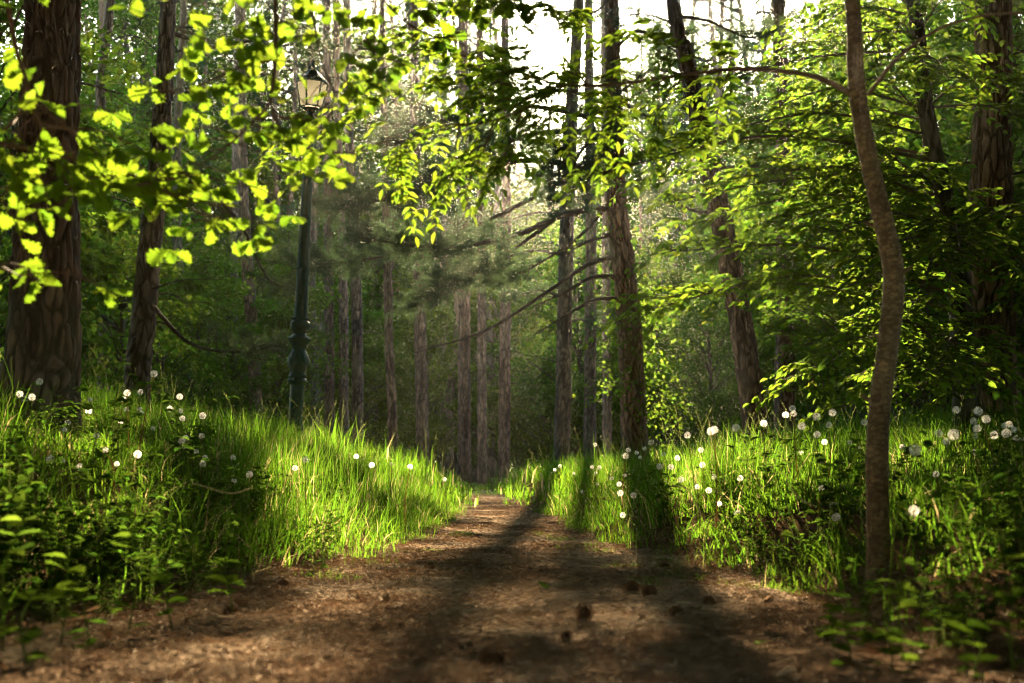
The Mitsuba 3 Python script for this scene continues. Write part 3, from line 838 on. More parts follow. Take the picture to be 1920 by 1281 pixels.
TIPS = [(1105, 330, 10.5), (1110, 350, 11.5), (1190, 300, 12), (1200, 585, 10.5), (1230, 560, 11), (1260, 470, 10), (1300, 420, 12), (1330, 250, 11), (1400, 330, 10), (1450, 300, 12.5),
        (1500, 730, 9.5), (1520, 690, 10), (1540, 560, 9.5), (1560, 440, 9), (1600, 640, 9), (1660, 720, 9.2), (1640, 480, 9), (1720, 560, 9), (1760, 700, 9.5), (1800, 470, 8.8), (1930, 420, 9.5),
        (1960, 540, 10), (1560, 200, 11), (1480, 160, 12.5), (1660, 120, 11), (1600, 60, 12), (1780, 150, 10), (1900, 160, 10.5), (1840, 40, 11), (1700, 330, 10), (1560, 330, 11), (1500, 80, 13), (1980, 250, 11), (1820, 740, 9.6), (1400, 230, 12.5), 
        (1250, 380, 11.2), (1450, 420, 11), (1500, 500, 11), (1590, 760, 10), (1240, 200, 12)]
for px, py, d in TIPS:
    tip = at(px, py, d)
    z0 = np.clip(tip[2] + r.uniform(-0.25, 0.5), 1.0, 5.5)
    s = np.array([np.interp(z0, HA[:, 2], HA[:, m]) for m in range(3)])
    mid = (s * 0.5 + tip * 0.5) + np.array([0, 0, r.uniform(0.1, 0.35)])
    wood = MB()
    Lb = np.linalg.norm(tip - s)
    leafy_bough(wood, rec, [s, mid, tip], 0.006 + 0.004 * Lb, int(8 + 9 * Lb), 0.62, 0.074, r, 0.12)
    put(HB, 'branch', wood.ply('bark_material', True))
finish_leaves(HB, rec, LEAFC, 0.62, 300, r)

# young hornbeam bushes behind, closing the wood on that side
for k, (px, d, n) in enumerate(((1700, 20.5, 20), (1770, 17.5, 18), (1985, 12.5, 26))):
    T_ = thing('hazel_bush', ('tall hazel bush behind the hornbeam boughs', 'wide hazel bush between the hornbeam and the upright pine', 'shady hazel bush beside the massive pine')[k], 'bush')
    base = np.array([(px - 960) / F * d, d, 0])
    base[2] = ground(base[0], base[1])
    rec = []
    wood = MB()
    for m in range(n):
        az, el = r.uniform(0, 2 * np.pi), r.uniform(0.5, 1.35)
        L = r.uniform(1.8, 4.2)
        dv = np.array([math.cos(az) * math.cos(el), math.sin(az) * math.cos(el), math.sin(el)])
        leafy_bough(wood, rec, [base, base + dv * L * 0.55 + [0, 0, 0.3], base + dv * L], 0.02, int(9 * L), 0.7, 0.075, r, 0.2)
    put(T_, 'branches', wood.ply('bark_material', True))
    finish_leaves(T_, rec, LEAFC, 0.72, 0, r, base=(0.045, 0.09, 0.008))

# ------------------------------------------------------------------ sapling with compound leaves
r = np.random.default_rng(8)
SP = thing('ash_sapling', 'bent young ash sapling with smooth bark growing on the dandelion bank', 'tree')
SMOOTH = dict(plate=(0.25, 0.19, 0.105), alt=(0.15, 0.115, 0.07), deep=(0.09, 0.065, 0.04), w=0.022, st=0.4, depth=0.003, ps=14, pz=6.5, moss=0.25)
d = 4.9
spix = [(1645, 965), (1645, 860), (1650, 760), (1666, 640), (1676, 520), (1660, 430), (1632, 310), (1612, 200), (1604, 120), (1598, 0)]
sp = [at(px, py, d) for px, py in spix]
sp[0][2] = ground(sp[0][0], sp[0][1]) - 0.05
sp += [sp[-1] + np.array([-0.05, 0.05, 0.7]), sp[-1] + np.array([-0.15, 0.1, 1.6])]
put(SP, 'trunk', trunk_mesh(sp, np.array([42, 42, 40, 40, 40, 38, 35, 33, 31, 28, 20, 12]) * d / F / 2, 64, 420, SMOOTH, 71, 2.2, flare=0.5))
for k_ in range(7):
    q_ = at(*spix[[2, 3, 4, 5, 6, 7, 8][k_]], d)
    az_ = r.uniform(0, 2 * np.pi)
    dv_ = np.array([math.cos(az_), math.sin(az_), 0.4])
    wd_ = MB()
    tube(wd_, spline([q_, q_ + dv_ * 0.05, q_ + dv_ * r.uniform(0.055, 0.10)], 5), np.linspace(0.012, 0.004, 5), 6, (0.12, 0.09, 0.055))
    put(SP, 'twig_stub', wd_.ply('bark_material', True))


def compound(P, D, r, L, n_pair, leaf, rec, wood, droop=0.25):
    D = unit(D)
    p = spline([P, P + D * L * 0.5 + [0, 0, 0.02], P + D * L + [0, 0, -droop * L]], 10)
    tube(wood, p, np.linspace(0.0022, 0.001, 10), 3, (0.09, 0.12, 0.03))
    t, _, _ = frames(p)
    for k in range(n_pair):
        i = min(9, int((0.25 + 0.72 * k / n_pair) * 10))
        hz = unit(np.cross(t[i], [0, 0, 1.0]))
        for s in (-1, 1):
            rec.append((p[i], unit(t[i] * 0.55 + hz * s + [0, 0, r.uniform(-0.35, 0.0)]), unit(np.array([0.02, 0.45, 0.8]) + r.normal(0, 0.25, 3)), leaf * r.uniform(0.8, 1.15)))
    rec.append((p[-1], t[-1], np.array([0, 0, 1.0]), leaf * 1.1))


rec = []
BR = [[(1600, 178, 4.9), (1540, 148, 4.95), (1470, 134, 5.0), (1380, 130, 5.1), (1280, 141, 5.2), (1170, 156, 5.4), (1060, 160, 5.6), (980, 138, 5.8), (900, 110, 6.0), (800, 90, 6.2)],
      [(1060, 160, 5.6), (1010, 190, 5.65), (930, 225, 5.7), (840, 235, 5.8), (750, 250, 5.9), (700, 280, 6.0)],
      [(1100, 158, 5.5), (1060, 110, 5.6), (1020, 60, 5.7), (960, 20, 5.8)],
      [(1628, 178, 4.9), (1680, 112, 4.8), (1750, 60, 4.75), (1830, 32, 4.7), (1910, 24, 4.6), (2000, 30, 4.5)]]
for k, b in enumerate(BR):
    wood = MB()
    p = spline([at(*q) for q in b], 50)
    tube(wood, p, np.linspace((0.0105, 0.005, 0.005, 0.008)[k], 0.0022, 50), 8, (0.12, 0.085, 0.055))
    t, _, _ = frames(p)
    for m in range((44, 24, 8, 10)[k]):
        i = int(50 * ((0.30, 0.1, 0.1, 0.75)[k] + (0.7, 0.9, 0.9, 0.25)[k] * r.random()))
        i = min(i, 49)
        side = (-1) ** m
        dv = unit(t[i] * r.uniform(0.3, 0.8) + unit(np.cross(t[i], [0, 0, 1.0])) * side * r.uniform(0.3, 0.9) + [0, 0, r.uniform(-0.75, 0.35)])
        q = p[i]
        L = r.uniform(0.12, 0.42)
        w = spline([q, q + dv * L * 0.6, q + dv * L + [0, 0, -0.05 * L]], 6)
        tube(wood, w, np.linspace(0.003, 0.0015, 6), 4, (0.1, 0.08, 0.05))
        for e in (5, 4, 3, 2)[: int(1 + L / 0.11)]:
            compound(w[e], dv + r.normal(0, 0.45, 3), r, r.uniform(0.13, 0.22), 5, 0.052, rec, wood)
    put(SP, 'branch', wood.ply('bark_material', True))
finish_leaves(SP, rec, [c * [1.2, 1.15, 0.9] for c in LEAFC], 0.42, 300, r, base=(0.09, 0.155, 0.010), key='foliage')

# ------------------------------------------------------------------ oak overhead
r = np.random.default_rng(13)
OK = thing('oak_tree', 'oak with lobed leaves hanging low over the view in layered sprays', 'tree')
ot = [[-3.4, 2.2, 0.2], [-3.3, 2.3, 2.0], [-3.0, 2.6, 4.0], [-2.6, 3.0, 6.5]]
OAKB = dict(plate=(0.13, 0.11, 0.09), alt=(0.1, 0.085, 0.07), deep=(0.03, 0.025, 0.02), w=0.05, st=4.5, depth=0.02)
put(OK, 'trunk', trunk_mesh(ot, [0.2, 0.18, 0.15, 0.08], 50, 150, OAKB, 91))
wood = MB()
big = spline([[-3.1, 2.5, 3.0], [-2.2, 3.2, 3.15], [-1.0, 3.9, 2.9], [0.2, 4.4, 2.55], [0.8, 4.8, 2.4]], 40)
tube(wood, big, np.linspace(0.07, 0.015, 40), 9, (0.08, 0.065, 0.05))
OAKBR = [[(-60, -260, 3.4), (8, -20, 3.5), (30, 90, 3.6), (62, 190, 3.65), (78, 250, 3.7), (74, 310, 3.7), (84, 350, 3.75)],
         [(62, 190, 3.65), (140, 250, 3.7), (200, 310, 3.8), (232, 350, 3.85)],
         [(62, 195, 3.65), (10, 240, 3.7), (-40, 300, 3.7)],
         [(78, 250, 3.7), (40, 310, 3.6), (0, 380, 3.6)],
         [(500, -240, 4.3), (515, -20, 4.2), (516, 100, 4.2), (505, 190, 4.2), (470, 232, 4.2), (425, 275, 4.25), (360, 320, 4.3)],
         [(516, 110, 4.2), (440, 130, 4.4), (360, 165, 4.5), (300, 170, 4.5)],
         [(505, 190, 4.2), (530, 250, 4.3), (560, 280, 4.4)],
         [(560, -240, 4.4), (580, -20, 4.5), (602, 110, 4.5), (626, 180, 4.6), (610, 240, 4.6)],
         [(690, -240, 4.8), (700, -20, 4.8), (690, 60, 4.8), (640, 130, 4.8)],
         [(700, -20, 4.8), (760, 40, 5.0), (820, 70, 5.2), (870, 60, 5.3)],
         
         [(-60, 260, 3.6), (60, 280, 3.8), (150, 300, 3.9), (250, 330, 4.0), (330, 370, 4.1), (400, 420, 4.2)],
         [(232, 350, 3.85), (300, 340, 4.0), (370, 330, 4.1), (440, 345, 4.2)],
         [(300, -240, 4.0), (330, -60, 4.0), (360, 20, 4.0), (330, 60, 4.0)],
         [(-60, 480, 3.4), (0, 500, 3.5), (40, 520, 3.6)],
         [(820, -240, 5.4), (850, -60, 5.4), (880, -10, 5.5), (960, 10, 5.7)]]
orec = []


def oak_twig(q, dv, L, n, leaf=0.069):
    w = spline([q, q + dv * L * 0.55 + [0, 0, 0.015], q + dv * L - [0, 0, 0.1 * L]], 7)
    tube(wood, w, np.linspace(0.0028, 0.0013, 7), 4, (0.09, 0.06, 0.045))
    t, _, _ = frames(w)
    for m in range(n):
        j = 6 if m < 4 else r.integers(2, 6)
        az = r.uniform(0, 2 * np.pi)
        ld = unit(t[j] * r.uniform(0.2, 1.0) + np.array([math.cos(az), math.sin(az), 0]) * 0.9 + [0, 0, r.uniform(-0.5, 0.15)])
        orec.append((w[j], ld, unit(np.array([0.03, 0.5, 0.7]) + r.normal(0, 0.40, 3)), leaf * r.uniform(0.6, 1.2)))


for b in OAKBR:
    p = spline([at(*q) for q in b], 26)
    r0 = 0.0085 if len(b) > 5 else 0.005
    tube(wood, p, np.linspace(r0, 0.002, 26), 6, (0.09, 0.06, 0.045))
    if b[0][1] < -200 and b[0][0] > 0:
        j = np.argmin(np.linalg.norm(big - p[0], axis=1))
        tube(wood, spline([big[j], (big[j] + p[0]) / 2 + [0, 0, 0.02], p[0]], 8), np.linspace(0.012, r0, 8), 6, (0.08, 0.06, 0.045))
    elif b[0][0] < 0 and len(b) != 3:
        s = np.array([-2.9, 2.7, 2.4])
        tube(wood, spline([s, (s + p[0]) / 2 + [0, 0, 0.1], p[0]], 8), np.linspace(0.02, r0, 8), 6, (0.08, 0.06, 0.045))
    t, _, _ = frames(p)
    n = int(np.linalg.norm(np.diff(p, axis=0), axis=1).sum() / 0.05)
    for m in range(n):
        i = min(25, int(26 * (0.12 + 0.88 * (m + r.random()) / n)))
        az = r.uniform(0, 2 * np.pi)
        dv = unit(np.array([math.cos(az), math.sin(az) * 0.9, r.uniform(-0.35, 0.2)]) + t[i] * 0.3)
        oak_twig(p[i], dv, r.uniform(0.06, 0.30), r.integers(4, 8))
def clear_of_lantern(q):
    hit = False
    for u in (0, 0.5, 1.0):
        rel = q[0] + unit(q[1]) * q[3] * u - CAM
        z = rel @ FWD
        px, py = 960 + F * rel[0] / z, 640.5 - F * (rel @ UPV) / z
        hit |= 530 < px < 618 and 85 < py < 212
    return not hit or r.random() < 0.04


orec = [q for q in orec if clear_of_lantern(q)]
P, D, N = (np.array([q[k] for q in orec]) for k in range(3))
L = np.array([q[3] for q in orec])
pid = r.integers(0, 5, len(P))
order = np.argsort(np.where(np.abs(P[:, 0] / P[:, 1]) < 0.37, 0, 100) + np.linalg.norm(P - CAM, axis=1) / L)
a, b = order[:300], order[300:]
plys = []
for c in LEAFC[:5]:
    for tv, tf in OAKS:
        plys.append(template_ply(tv, tf, c * [1.15, 1.1, 0.8]))
leaf_entries(OK, P[a], D[a], N[a], L[a], L[a] * 1.0, [plys[k] for k in r.permutation(len(plys))])
mb = MB()
for k in range(5):
    s = b[pid[b] == k]
    add_leaves(mb, P[s], D[s], N[s], L[s], L[s], *OAKS[k], leaf_colors(len(s), (0.08, 0.145, 0.009), r=r))
put(OK, 'foliage', mb.ply('leaf_material'), kind='stuff')
put(OK, 'branches', wood.ply('bark_material', True))

# ------------------------------------------------------------------ lamp post
LD = 15.0
lx = at(555, 700, LD)
lz0 = float(ground(lx[0], lx[1]))
zz = lambda py: at(555, py, LD)[2] - lz0
pxm = LD / F
lean = math.degrees(math.atan((573 - 554) / (715 - 190.0)))
LM = TF().translate([lx[0] - 0.015, lx[1], lz0]).rotate([0, 1, 0], lean)
LAMP = thing('lamp_post', 'old green cast iron lamp post with a hexagonal lantern standing in tall grass', 'lamp post')


def lathe(prof, sides, mod=None):
    prof = np.array(prof, float)
    g = np.arange(sides) * 2 * np.pi / sides
    rr = prof[:, 0][:, None] * (1 + (mod(g[None], prof[:, 1][:, None]) if mod else 0 * g[None]))
    v = np.stack([rr * np.cos(g), rr * np.sin(g), np.broadcast_to(prof[:, 1][:, None], rr.shape)], -1).reshape(-1, 3)
    i, j = np.meshgrid(np.arange(len(prof) - 1), np.arange(sides), indexing='ij')
    q = np.stack([i * sides + j, i * sides + (j + 1) % sides, (i + 1) * sides + (j + 1) % sides, (i + 1) * sides + j], -1).reshape(-1, 4)
    return v, q


def lput(parent, name, vq, bsdf='iron_material', smooth=35):
    return put(parent, name, mikit.ply(vq, bsdf, smooth=smooth, to_world=LM))


def prof_px(rows):
    return [(rp * pxm, zz(py)) for rp, py in rows]


def dense(prof, n):
    p = np.array(prof)
    s = np.linspace(0, len(p) - 1, n)
    return np.stack([np.interp(s, np.arange(len(p)), p[:, k]) for k in (0, 1)], 1)


ped = prof_px([(16, 830), (16, 800), (14.5, 795), (13, 790), (13, 722), (16, 718), (19, 715), (18, 712), (15, 709), (16.5, 706), (16, 702), (13.5, 699), (14, 696)])
ped[0] = (16 * pxm, -0.1)
lput(LAMP, 'pedestal', lathe(ped, 48))
lput(LAMP, 'vase', lathe(dense(prof_px([(14, 696), (16, 692), (18.5, 686), (20, 680), (19, 672), (16, 664), (12.5, 657), (12, 654)]), 40), 96, lambda g, z: 0.07 * np.abs(np.cos(4 * g)) ** 0.6 * np.sin(np.clip((z - zz(696)) / (zz(654) - zz(696)), 0, 1) * np.pi)))
lput(LAMP, 'collar', lathe(prof_px([(12, 654), (14, 649), (18, 642), (20.5, 638), (21.5, 635), (20, 632), (15, 629), (13.5, 627), (12, 625)]), 48))
lput(LAMP, 'collar', lathe(dense(prof_px([(12, 625), (14, 621), (18, 614), (19.3, 608), (18.5, 604), (15, 601), (14, 599), (16.5, 597), (16.5, 595), (12.6, 593)]), 40), 48))
lput(LAMP, 'column', lathe([(12.4 * pxm, zz(593)), (11 * pxm, zz(500)), (9.8 * pxm, zz(400)), (8.8 * pxm, zz(300)), (7.8 * pxm, zz(216))], 72, lambda g, z: 0.035 * np.abs(np.cos(6 * g))))
for py, rp in ((500, 12.6), (404, 11), (310, 10), (222, 9.6)):
    lput(LAMP, 'ring', lathe(prof_px([(rp - 2.5, py + 3), (rp, py + 1.5), (rp, py - 1.5), (rp - 2.5, py - 3)]), 40))
lput(LAMP, 'bracket', lathe(prof_px([(7.8, 216), (9.5, 214), (11, 211), (8, 208), (5, 204), (5, 200), (9, 196), (14, 193), (16, 191), (2, 190.5)]), 36))
LT = LAMP + '__lantern'
hexr = lambda rp: rp * pxm


def hexa(r, z, rot=0.25):
    g = rot + np.arange(6) * np.pi / 3
    return np.stack([r * np.cos(g), r * np.sin(g), np.full(6, z)], 1)


def bar(p, q, w):
    m = MB()
    tube(m, np.stack([p, q]), w, 4, (1, 1, 1))
    return trimesh.Trimesh(np.vstack(m.v), np.vstack(m.f), process=False)


lo, hi = hexa(hexr(20), zz(189)), hexa(hexr(29), zz(141))
fr_ = []
for k in range(6):
    fr_ += [bar(lo[k], hi[k], 0.009), bar(lo[k], lo[(k + 1) % 6], 0.010), bar(hi[k], hi[(k + 1) % 6], 0.011)]
scene[LT + '__frame'] = mikit.ply(trimesh.util.concatenate(fr_), 'iron_material', to_world=LM)
for k in range(6):
    q = np.array([lo[k], lo[(k + 1) % 6], hi[(k + 1) % 6], hi[k]])
    c = q.mean(0)
    q = c + (q - c) * 0.96
    put(LT, 'pane', mikit.ply((q, np.array([[0, 1, 2], [0, 2, 3]])), 'opal_material', to_world=LM))
rf = lathe([(hexr(31), zz(142)), (hexr(31), zz(139)), (hexr(27), zz(134)), (hexr(17), zz(125)), (hexr(11), zz(119)), (hexr(11), zz(112)), (hexr(7), zz(108)), (hexr(3), zz(104)), (hexr(3.5), zz(100)), (hexr(2), zz(97)), (0.001, zz(93))], 6)
rf[0][:, :2] = rf[0][:, :2] @ np.array([[math.cos(0.25), math.sin(0.25)], [-math.sin(0.25), math.cos(0.25)]])
put(LT, 'roof', mikit.ply(rf, 'iron_material', to_world=LM))
cr = []
for k in range(6):
    a0, b0 = hexa(hexr(29.5), zz(139))[k], hexa(hexr(29.5), zz(139))[(k + 1) % 6]
    for m in range(4):
        p = a0 + (b0 - a0) * (m + 0.5) / 4
        cr.append(bar(p, p + [0, 0, 0.045 if m in (1, 2) else 0.03], 0.006))
    a1, b1 = hexa(hexr(11), zz(112))[k], hexa(hexr(11), zz(112))[(k + 1) % 6]
    for m in range(2):
        p = a1 + (b1 - a1) * (m + 0.5) / 2
        cr.append(bar(p, p + [0, 0, 0.03], 0.005))
put(LT, 'cresting', mikit.ply(trimesh.util.concatenate(cr), 'iron_material', to_world=LM), kind='stuff')

# ------------------------------------------------------------------ grass
gr = np.random.default_rng(17)


def grass_clump(r, n, h, rad, wd, seg, col, seeds=0):
    mb = MB()
    for k in range(n):
        a, q = r.uniform(0, 2 * np.pi), rad * math.sqrt(r.random())
        b = np.array([q * math.cos(a), q * math.sin(a), -0.04])
        az = r.uniform(0, 2 * np.pi)
        out = np.array([math.cos(az), math.sin(az), 0])
        H = h * r.uniform(0.45, 1.12)
        bend = r.uniform(0.1, 0.75) * H
        t = np.linspace(0, 1, seg + 1)
        p = b + np.outer(t, [0, 0, 1]) * H * (1 - 0.18 * t[:, None] ** 2 * bend / H) + np.outer(t**2.2, out) * bend
        p[:, 2] -= (t**4) * bend * 0.35
        face = unit(np.cross(out, [0, 0, 1.0]) + r.normal(0, 0.5, 3) * [1, 1, 0.2])
        w = wd * r.uniform(0.6, 1.3) * (1 - t**1.6 * 0.97)[:, None] * 0.5
        v = np.stack([p - face * w, p + face * w], 1).reshape(-1, 3)
        c = np.array(col) * math.exp(r.normal(0, 0.2)) * (1 + np.array([r.normal(0.03, 0.12), 0, 0]))
        if r.random() < 0.06:
            c = np.array([0.30, 0.25, 0.12])
        mb.add(v, box_strip(seg + 1), c)
    for k in range(seeds):
        a, q = r.uniform(0, 2 * np.pi), rad * math.sqrt(r.random())
        az = r.uniform(0, 2 * np.pi)
        H = h * r.uniform(1.1, 1.5)
        p = spline([[q * math.cos(a), q * math.sin(a), 0], [q * math.cos(a) + 0.02, q * math.sin(a), H * 0.6], [q * math.cos(a) + 0.12 * math.cos(az), q * math.sin(a) + 0.12 * math.sin(az), H]], 7)
        tube(mb, p, np.linspace(0.0014, 0.0008, 7), 3, (0.11, 0.14, 0.04))
        m = 16
        P = p[-1] - (p[-1] - p[-3]) * r.random((m, 1)) * 1.0
        add_leaves(mb, P, unit(unit(p[-1] - p[-2]) + r.normal(0, 0.6, (m, 3))), unit(r.normal(size=(m, 3))), 0.014, 0.006, RH, RHF, np.array([0.11, 0.13, 0.035]))
    return mb.ply('leaf_material')


GC = (0.066, 0.145, 0.009)
for k in range(6):
    scene[f'grass_near_{k}'] = {'type': 'shapegroup', 'g': grass_clump(gr, 40, 0.40, 0.17, 0.0074, 3, GC, seeds=1 if k % 2 else 0)}
for k in range(3):
    scene[f'grass_short_{k}'] = {'type': 'shapegroup', 'g': grass_clump(gr, 46, 0.15, 0.13, 0.0045, 3, (0.068, 0.15, 0.010))}
for k in range(3):
    scene[f'grass_far_{k}'] = {'type': 'shapegroup', 'g': grass_clump(gr, 30, 0.42, 0.32, 0.020, 2, GC, seeds=1 if k == 0 else 0)}

DAND = """37,739,14 47,748,13 60,745,16 74,716,14 289,701,15 133,747,11 169,750,11 166,771,14 136,766,11 127,793,13 121,806,12 181,817,13 238,737,14 232,749,13 263,735,11 237,768,10 262,768,10 266,775,10 227,789,14 258,852,16 337,744,13 319,767,13 338,771,12 342,785,13 380,780,14 287,803,10 348,822,14 341,828,14 345,838,11 378,818,14 368,847,11 380,870,14 384,858,13 437,858,14 468,890,16 439,901,14 94,861,17 118,864,12 149,876,14 198,844,12 219,870,13 573,862,15 553,878,13 668,856,11 697,872,12 769,875,12 734,870,9 834,899,9
1116,834,9 1178,844,11 1173,855,12 1194,849,9 1208,841,10 1200,858,9 1221,830,13 1244,852,9 1237,875,13 1258,876,13 1270,859,12 1277,899,15 1110,876,9 1124,877,9 1117,887,8 1076,888,8 1147,897,11 1161,908,13 1171,892,9 1163,925,13 1188,929,13 1120,908,8 1092,922,8 1168,966,12 1050,874,9 1040,881,8
1289,816,15 1333,809,17 1339,806,16 1314,844,13 1317,872,14 1380,802,15 1432,794,15 1473,778,13 1486,766,14 1488,776,15 1503,799,16 1531,782,15 1532,815,16 1546,829,14 1554,797,15 1561,774,17 1621,792,15 1609,840,9 1594,829,11 1692,839,13 1716,844,25 1760,813,16 1774,829,16 1788,815,22 1793,769,18 1834,771,18 1826,790,16 1832,804,17 1849,786,17 1830,818,13 1864,816,18 1828,849,13 1885,799,16 1892,796,15 1901,806,15 1887,813,18 1906,823,16 1916,823,16 1755,889,13 1714,958,24 1563,949,19 1568,970,18 1383,963,15 1349,945,11 1540,915,14 1329,920,14 1388,897,12 1338,894,12 1307,913,10 1502,848,10"""
HEADS = []
for q in DAND.split():
    px, py, w = map(float, q.split(','))
    d = 110.0 / w
    for _ in range(60):
        hd = at(px, py, d)
        gz = float(ground(hd[0], hd[1]))
        if hd[2] - gz >= 0.16:
            break
        d *= 0.97
    HEADS.append((px, py, w, d, hd))
HP = np.array([h[4] for h in HEADS])


def room_for_heads(x, y, gz, h):
    """The height that grass at (x, y) may have so that the dandelions behind it, grown taller than it, stay clear."""
    t = y / HP[:, 1]
    m = (t < 1.03) & (t > 0.55) & (np.abs(HP[:, 0] * t - x) < 0.13)
    if not m.any():
        return h
    top = (EYE + (HP[m, 2] - EYE) * t[m]).min() - 0.05 - gz
    return min(h, max(top, 0.13))


gk = 0


def grass(group, x, y, s, sz, tilt=(0, 0)):
    global gk
    gk += 1
    m = TF().translate([x, y, float(ground(x, y))]).rotate([1, 0, 0], tilt[0]).rotate([0, 1, 0], tilt[1]).rotate([0, 0, 1], gr.uniform(0, 360)).scale([s, s, s * sz])
    scene[f'grass__{gk:04d}'] = inst(group, m)


def scatter(n, x0, x1, y0, y1, r):
    return r.uniform(x0, x1, n), r.uniform(y0, y1, n)


for xx, yy in zip(*scatter(4900, -6.5, 6.5, 3.6, 16, gr)):
    l, rr_ = edges(yy)
    o = max(l - xx, xx - rr_)
    if o < 0.02 or abs(xx) > 0.40 * yy + 0.8:
        continue
    patch = float(nz(np.array([[xx * 1.1, yy * 1.1, 0.0]]), 44)[0])
    near = yy < (6.3 if xx < 0 else 5.6)
    if near and gr.random() < ((0.5 if yy < 5 and xx < 0 else 0.2) if o > 0.1 else 0.8):
        continue
    if o < 0.18:
        if gr.random() < 0.65:
            grass(f'grass_short_{gr.integers(0, 3)}', xx, yy, gr.uniform(0.8, 1.3), gr.uniform(0.8, 1.3))
    else:
        hgt = 0.50 + 0.66 * ss(0.15, 0.9, o) * (0.65 + 0.6 * patch)
        toward = 10 * (1 if xx < 0 else -1) * (1 - ss(0.2, 0.9, o))
        hgt = room_for_heads(xx, yy, float(ground(xx, yy)), float(hgt) * 0.42) / 0.42
        grass(f'grass_near_{(2 * gr.integers(0, 3)) if gr.random() < 0.6 or yy < 9 else gr.integers(0, 6)}', xx, yy, gr.uniform(0.9, 1.15), hgt * gr.uniform(0.85, 1.15), (gr.normal(0, 5), toward + gr.normal(0, 5)))
for xx, yy in zip(*scatter(2700, -12, 11, 15, 44, gr)):
    l, rr_ = edges(yy)
    o = max(l - xx, xx - rr_)
    if abs(xx) > 0.38 * yy + 0.5 or gr.random() < 0.12:
        continue
    if o < 0.05:
        if yy > 24 and gr.random() < 0.8:
            grass(f'grass_short_{gr.integers(0, 3)}', xx, yy, 1.5, 0.6)
        continue
    hgt = (0.5 + 0.75 * float(ss(0.1, 1.2, o))) * (1 - 0.35 * float(ss(28, 45, yy)))
    grass(f'grass_far_{gr.integers(0, 3)}', xx, yy, gr.uniform(0.9, 1.2), hgt * gr.uniform(0.8, 1.2))
# short tufts growing into the path
for xx, yy in ((0.62, 5.9), (0.75, 6.0), (0.86, 6.2), (0.5, 6.6), (0.45, 7.6), (0.38, 8.2), (0.55, 5.7), (-0.62, 6.6), (-0.55, 7.7), (0.9, 5.5), (1.0, 5.2), (0.3, 8.9), (0.35, 9.6), (-0.42, 9.4), (-0.75, 5.9), (-0.8, 6.3)):
    for _ in range(3):
        grass(f'grass_short_{gr.integers(0, 3)}', xx + gr.normal(0, 0.08), yy + gr.normal(0, 0.1), gr.uniform(0.5, 0.8), gr.uniform(0.4, 0.9))
labels['grass'] = {'label': 'tall fresh green grass covering both banks of the path', 'category': 'grass', 'kind': 'stuff'}

# ------------------------------------------------------------------ ground cover of small herbs
hr = np.random.default_rng(23)


def herb(r, n_stem, h, leaf, col, toothed=False):
    mb = MB()
    for k in range(n_stem):
        az = r.uniform(0, 2 * np.pi)
        d = np.array([math.cos(az), math.sin(az), 0])
        H = h * r.uniform(0.5, 1.15)
        p = spline([[0.05 * d[0], 0.05 * d[1], -0.03], d * H * 0.25 + [0, 0, H * 0.6], d * H * r.uniform(0.3, 0.7) + [0, 0, H]], 7)
        tube(mb, p, np.linspace(0.002, 0.001, 7), 3, (0.08, 0.11, 0.03))
        for m in range(9):
            j = 6 if m < 3 else r.integers(1, 7)
            a2 = r.uniform(0, 2 * np.pi)
            ld = np.array([math.cos(a2), math.sin(a2), r.uniform(-0.35, 0.25)])
            L = leaf * r.uniform(0.6, 1.3)
            add_leaves(mb, p[j][None], ld[None], unit(np.array([[0, 0, 1.0]]) + r.normal(0, 0.3, (1, 3))), L, L * r.uniform(0.6, 0.95), OV, OVF, leaf_colors(1, col, r=r))
    return mb.ply('leaf_material')


for k in range(5):
    scene[f'herb_{k}'] = {'type': 'shapegroup', 'h': herb(hr, 11, 0.20 + 0.025 * k, 0.032 + 0.004 * k, (0.042, 0.092, 0.008))}
hk = 0
for xx, yy in zip(*scatter(3000, -4.2, 4.2, 3.0, 9.5, hr)):
    l, rr_ = edges(yy)
    o = max(l - xx, xx - rr_)
    if o < -0.03 or abs(xx) > 0.40 * yy + 0.5:
        continue
    pr = 0.97 * (1 - float(ss(4.7, 6.0, yy))) + 0.05
    if xx > 0:
        pr = 0.8 * (1 - float(ss(4.0, 5.1, yy))) + 0.04
    if o < 0.12:
        pr *= 0.5
    if hr.random() > pr:
        continue
    hk += 1
    s = hr.uniform(0.75, 1.3) * (0.6 + 0.4 * float(ss(0, 0.4, o)))
    scene[f'ground_cover__{hk:04d}'] = inst(f'herb_{hr.integers(0, 5)}', TF().translate([xx, yy, float(ground(xx, yy))]).rotate([0, 0, 1], hr.uniform(0, 360)).rotate([1, 0, 0], hr.normal(0, 8)).scale([s, s, s * hr.uniform(0.8, 1.25)]))
labels['ground_cover'] = {'label': 'low leafy herbs and seedlings covering the edges of the path', 'category': 'undergrowth', 'kind': 'stuff'}

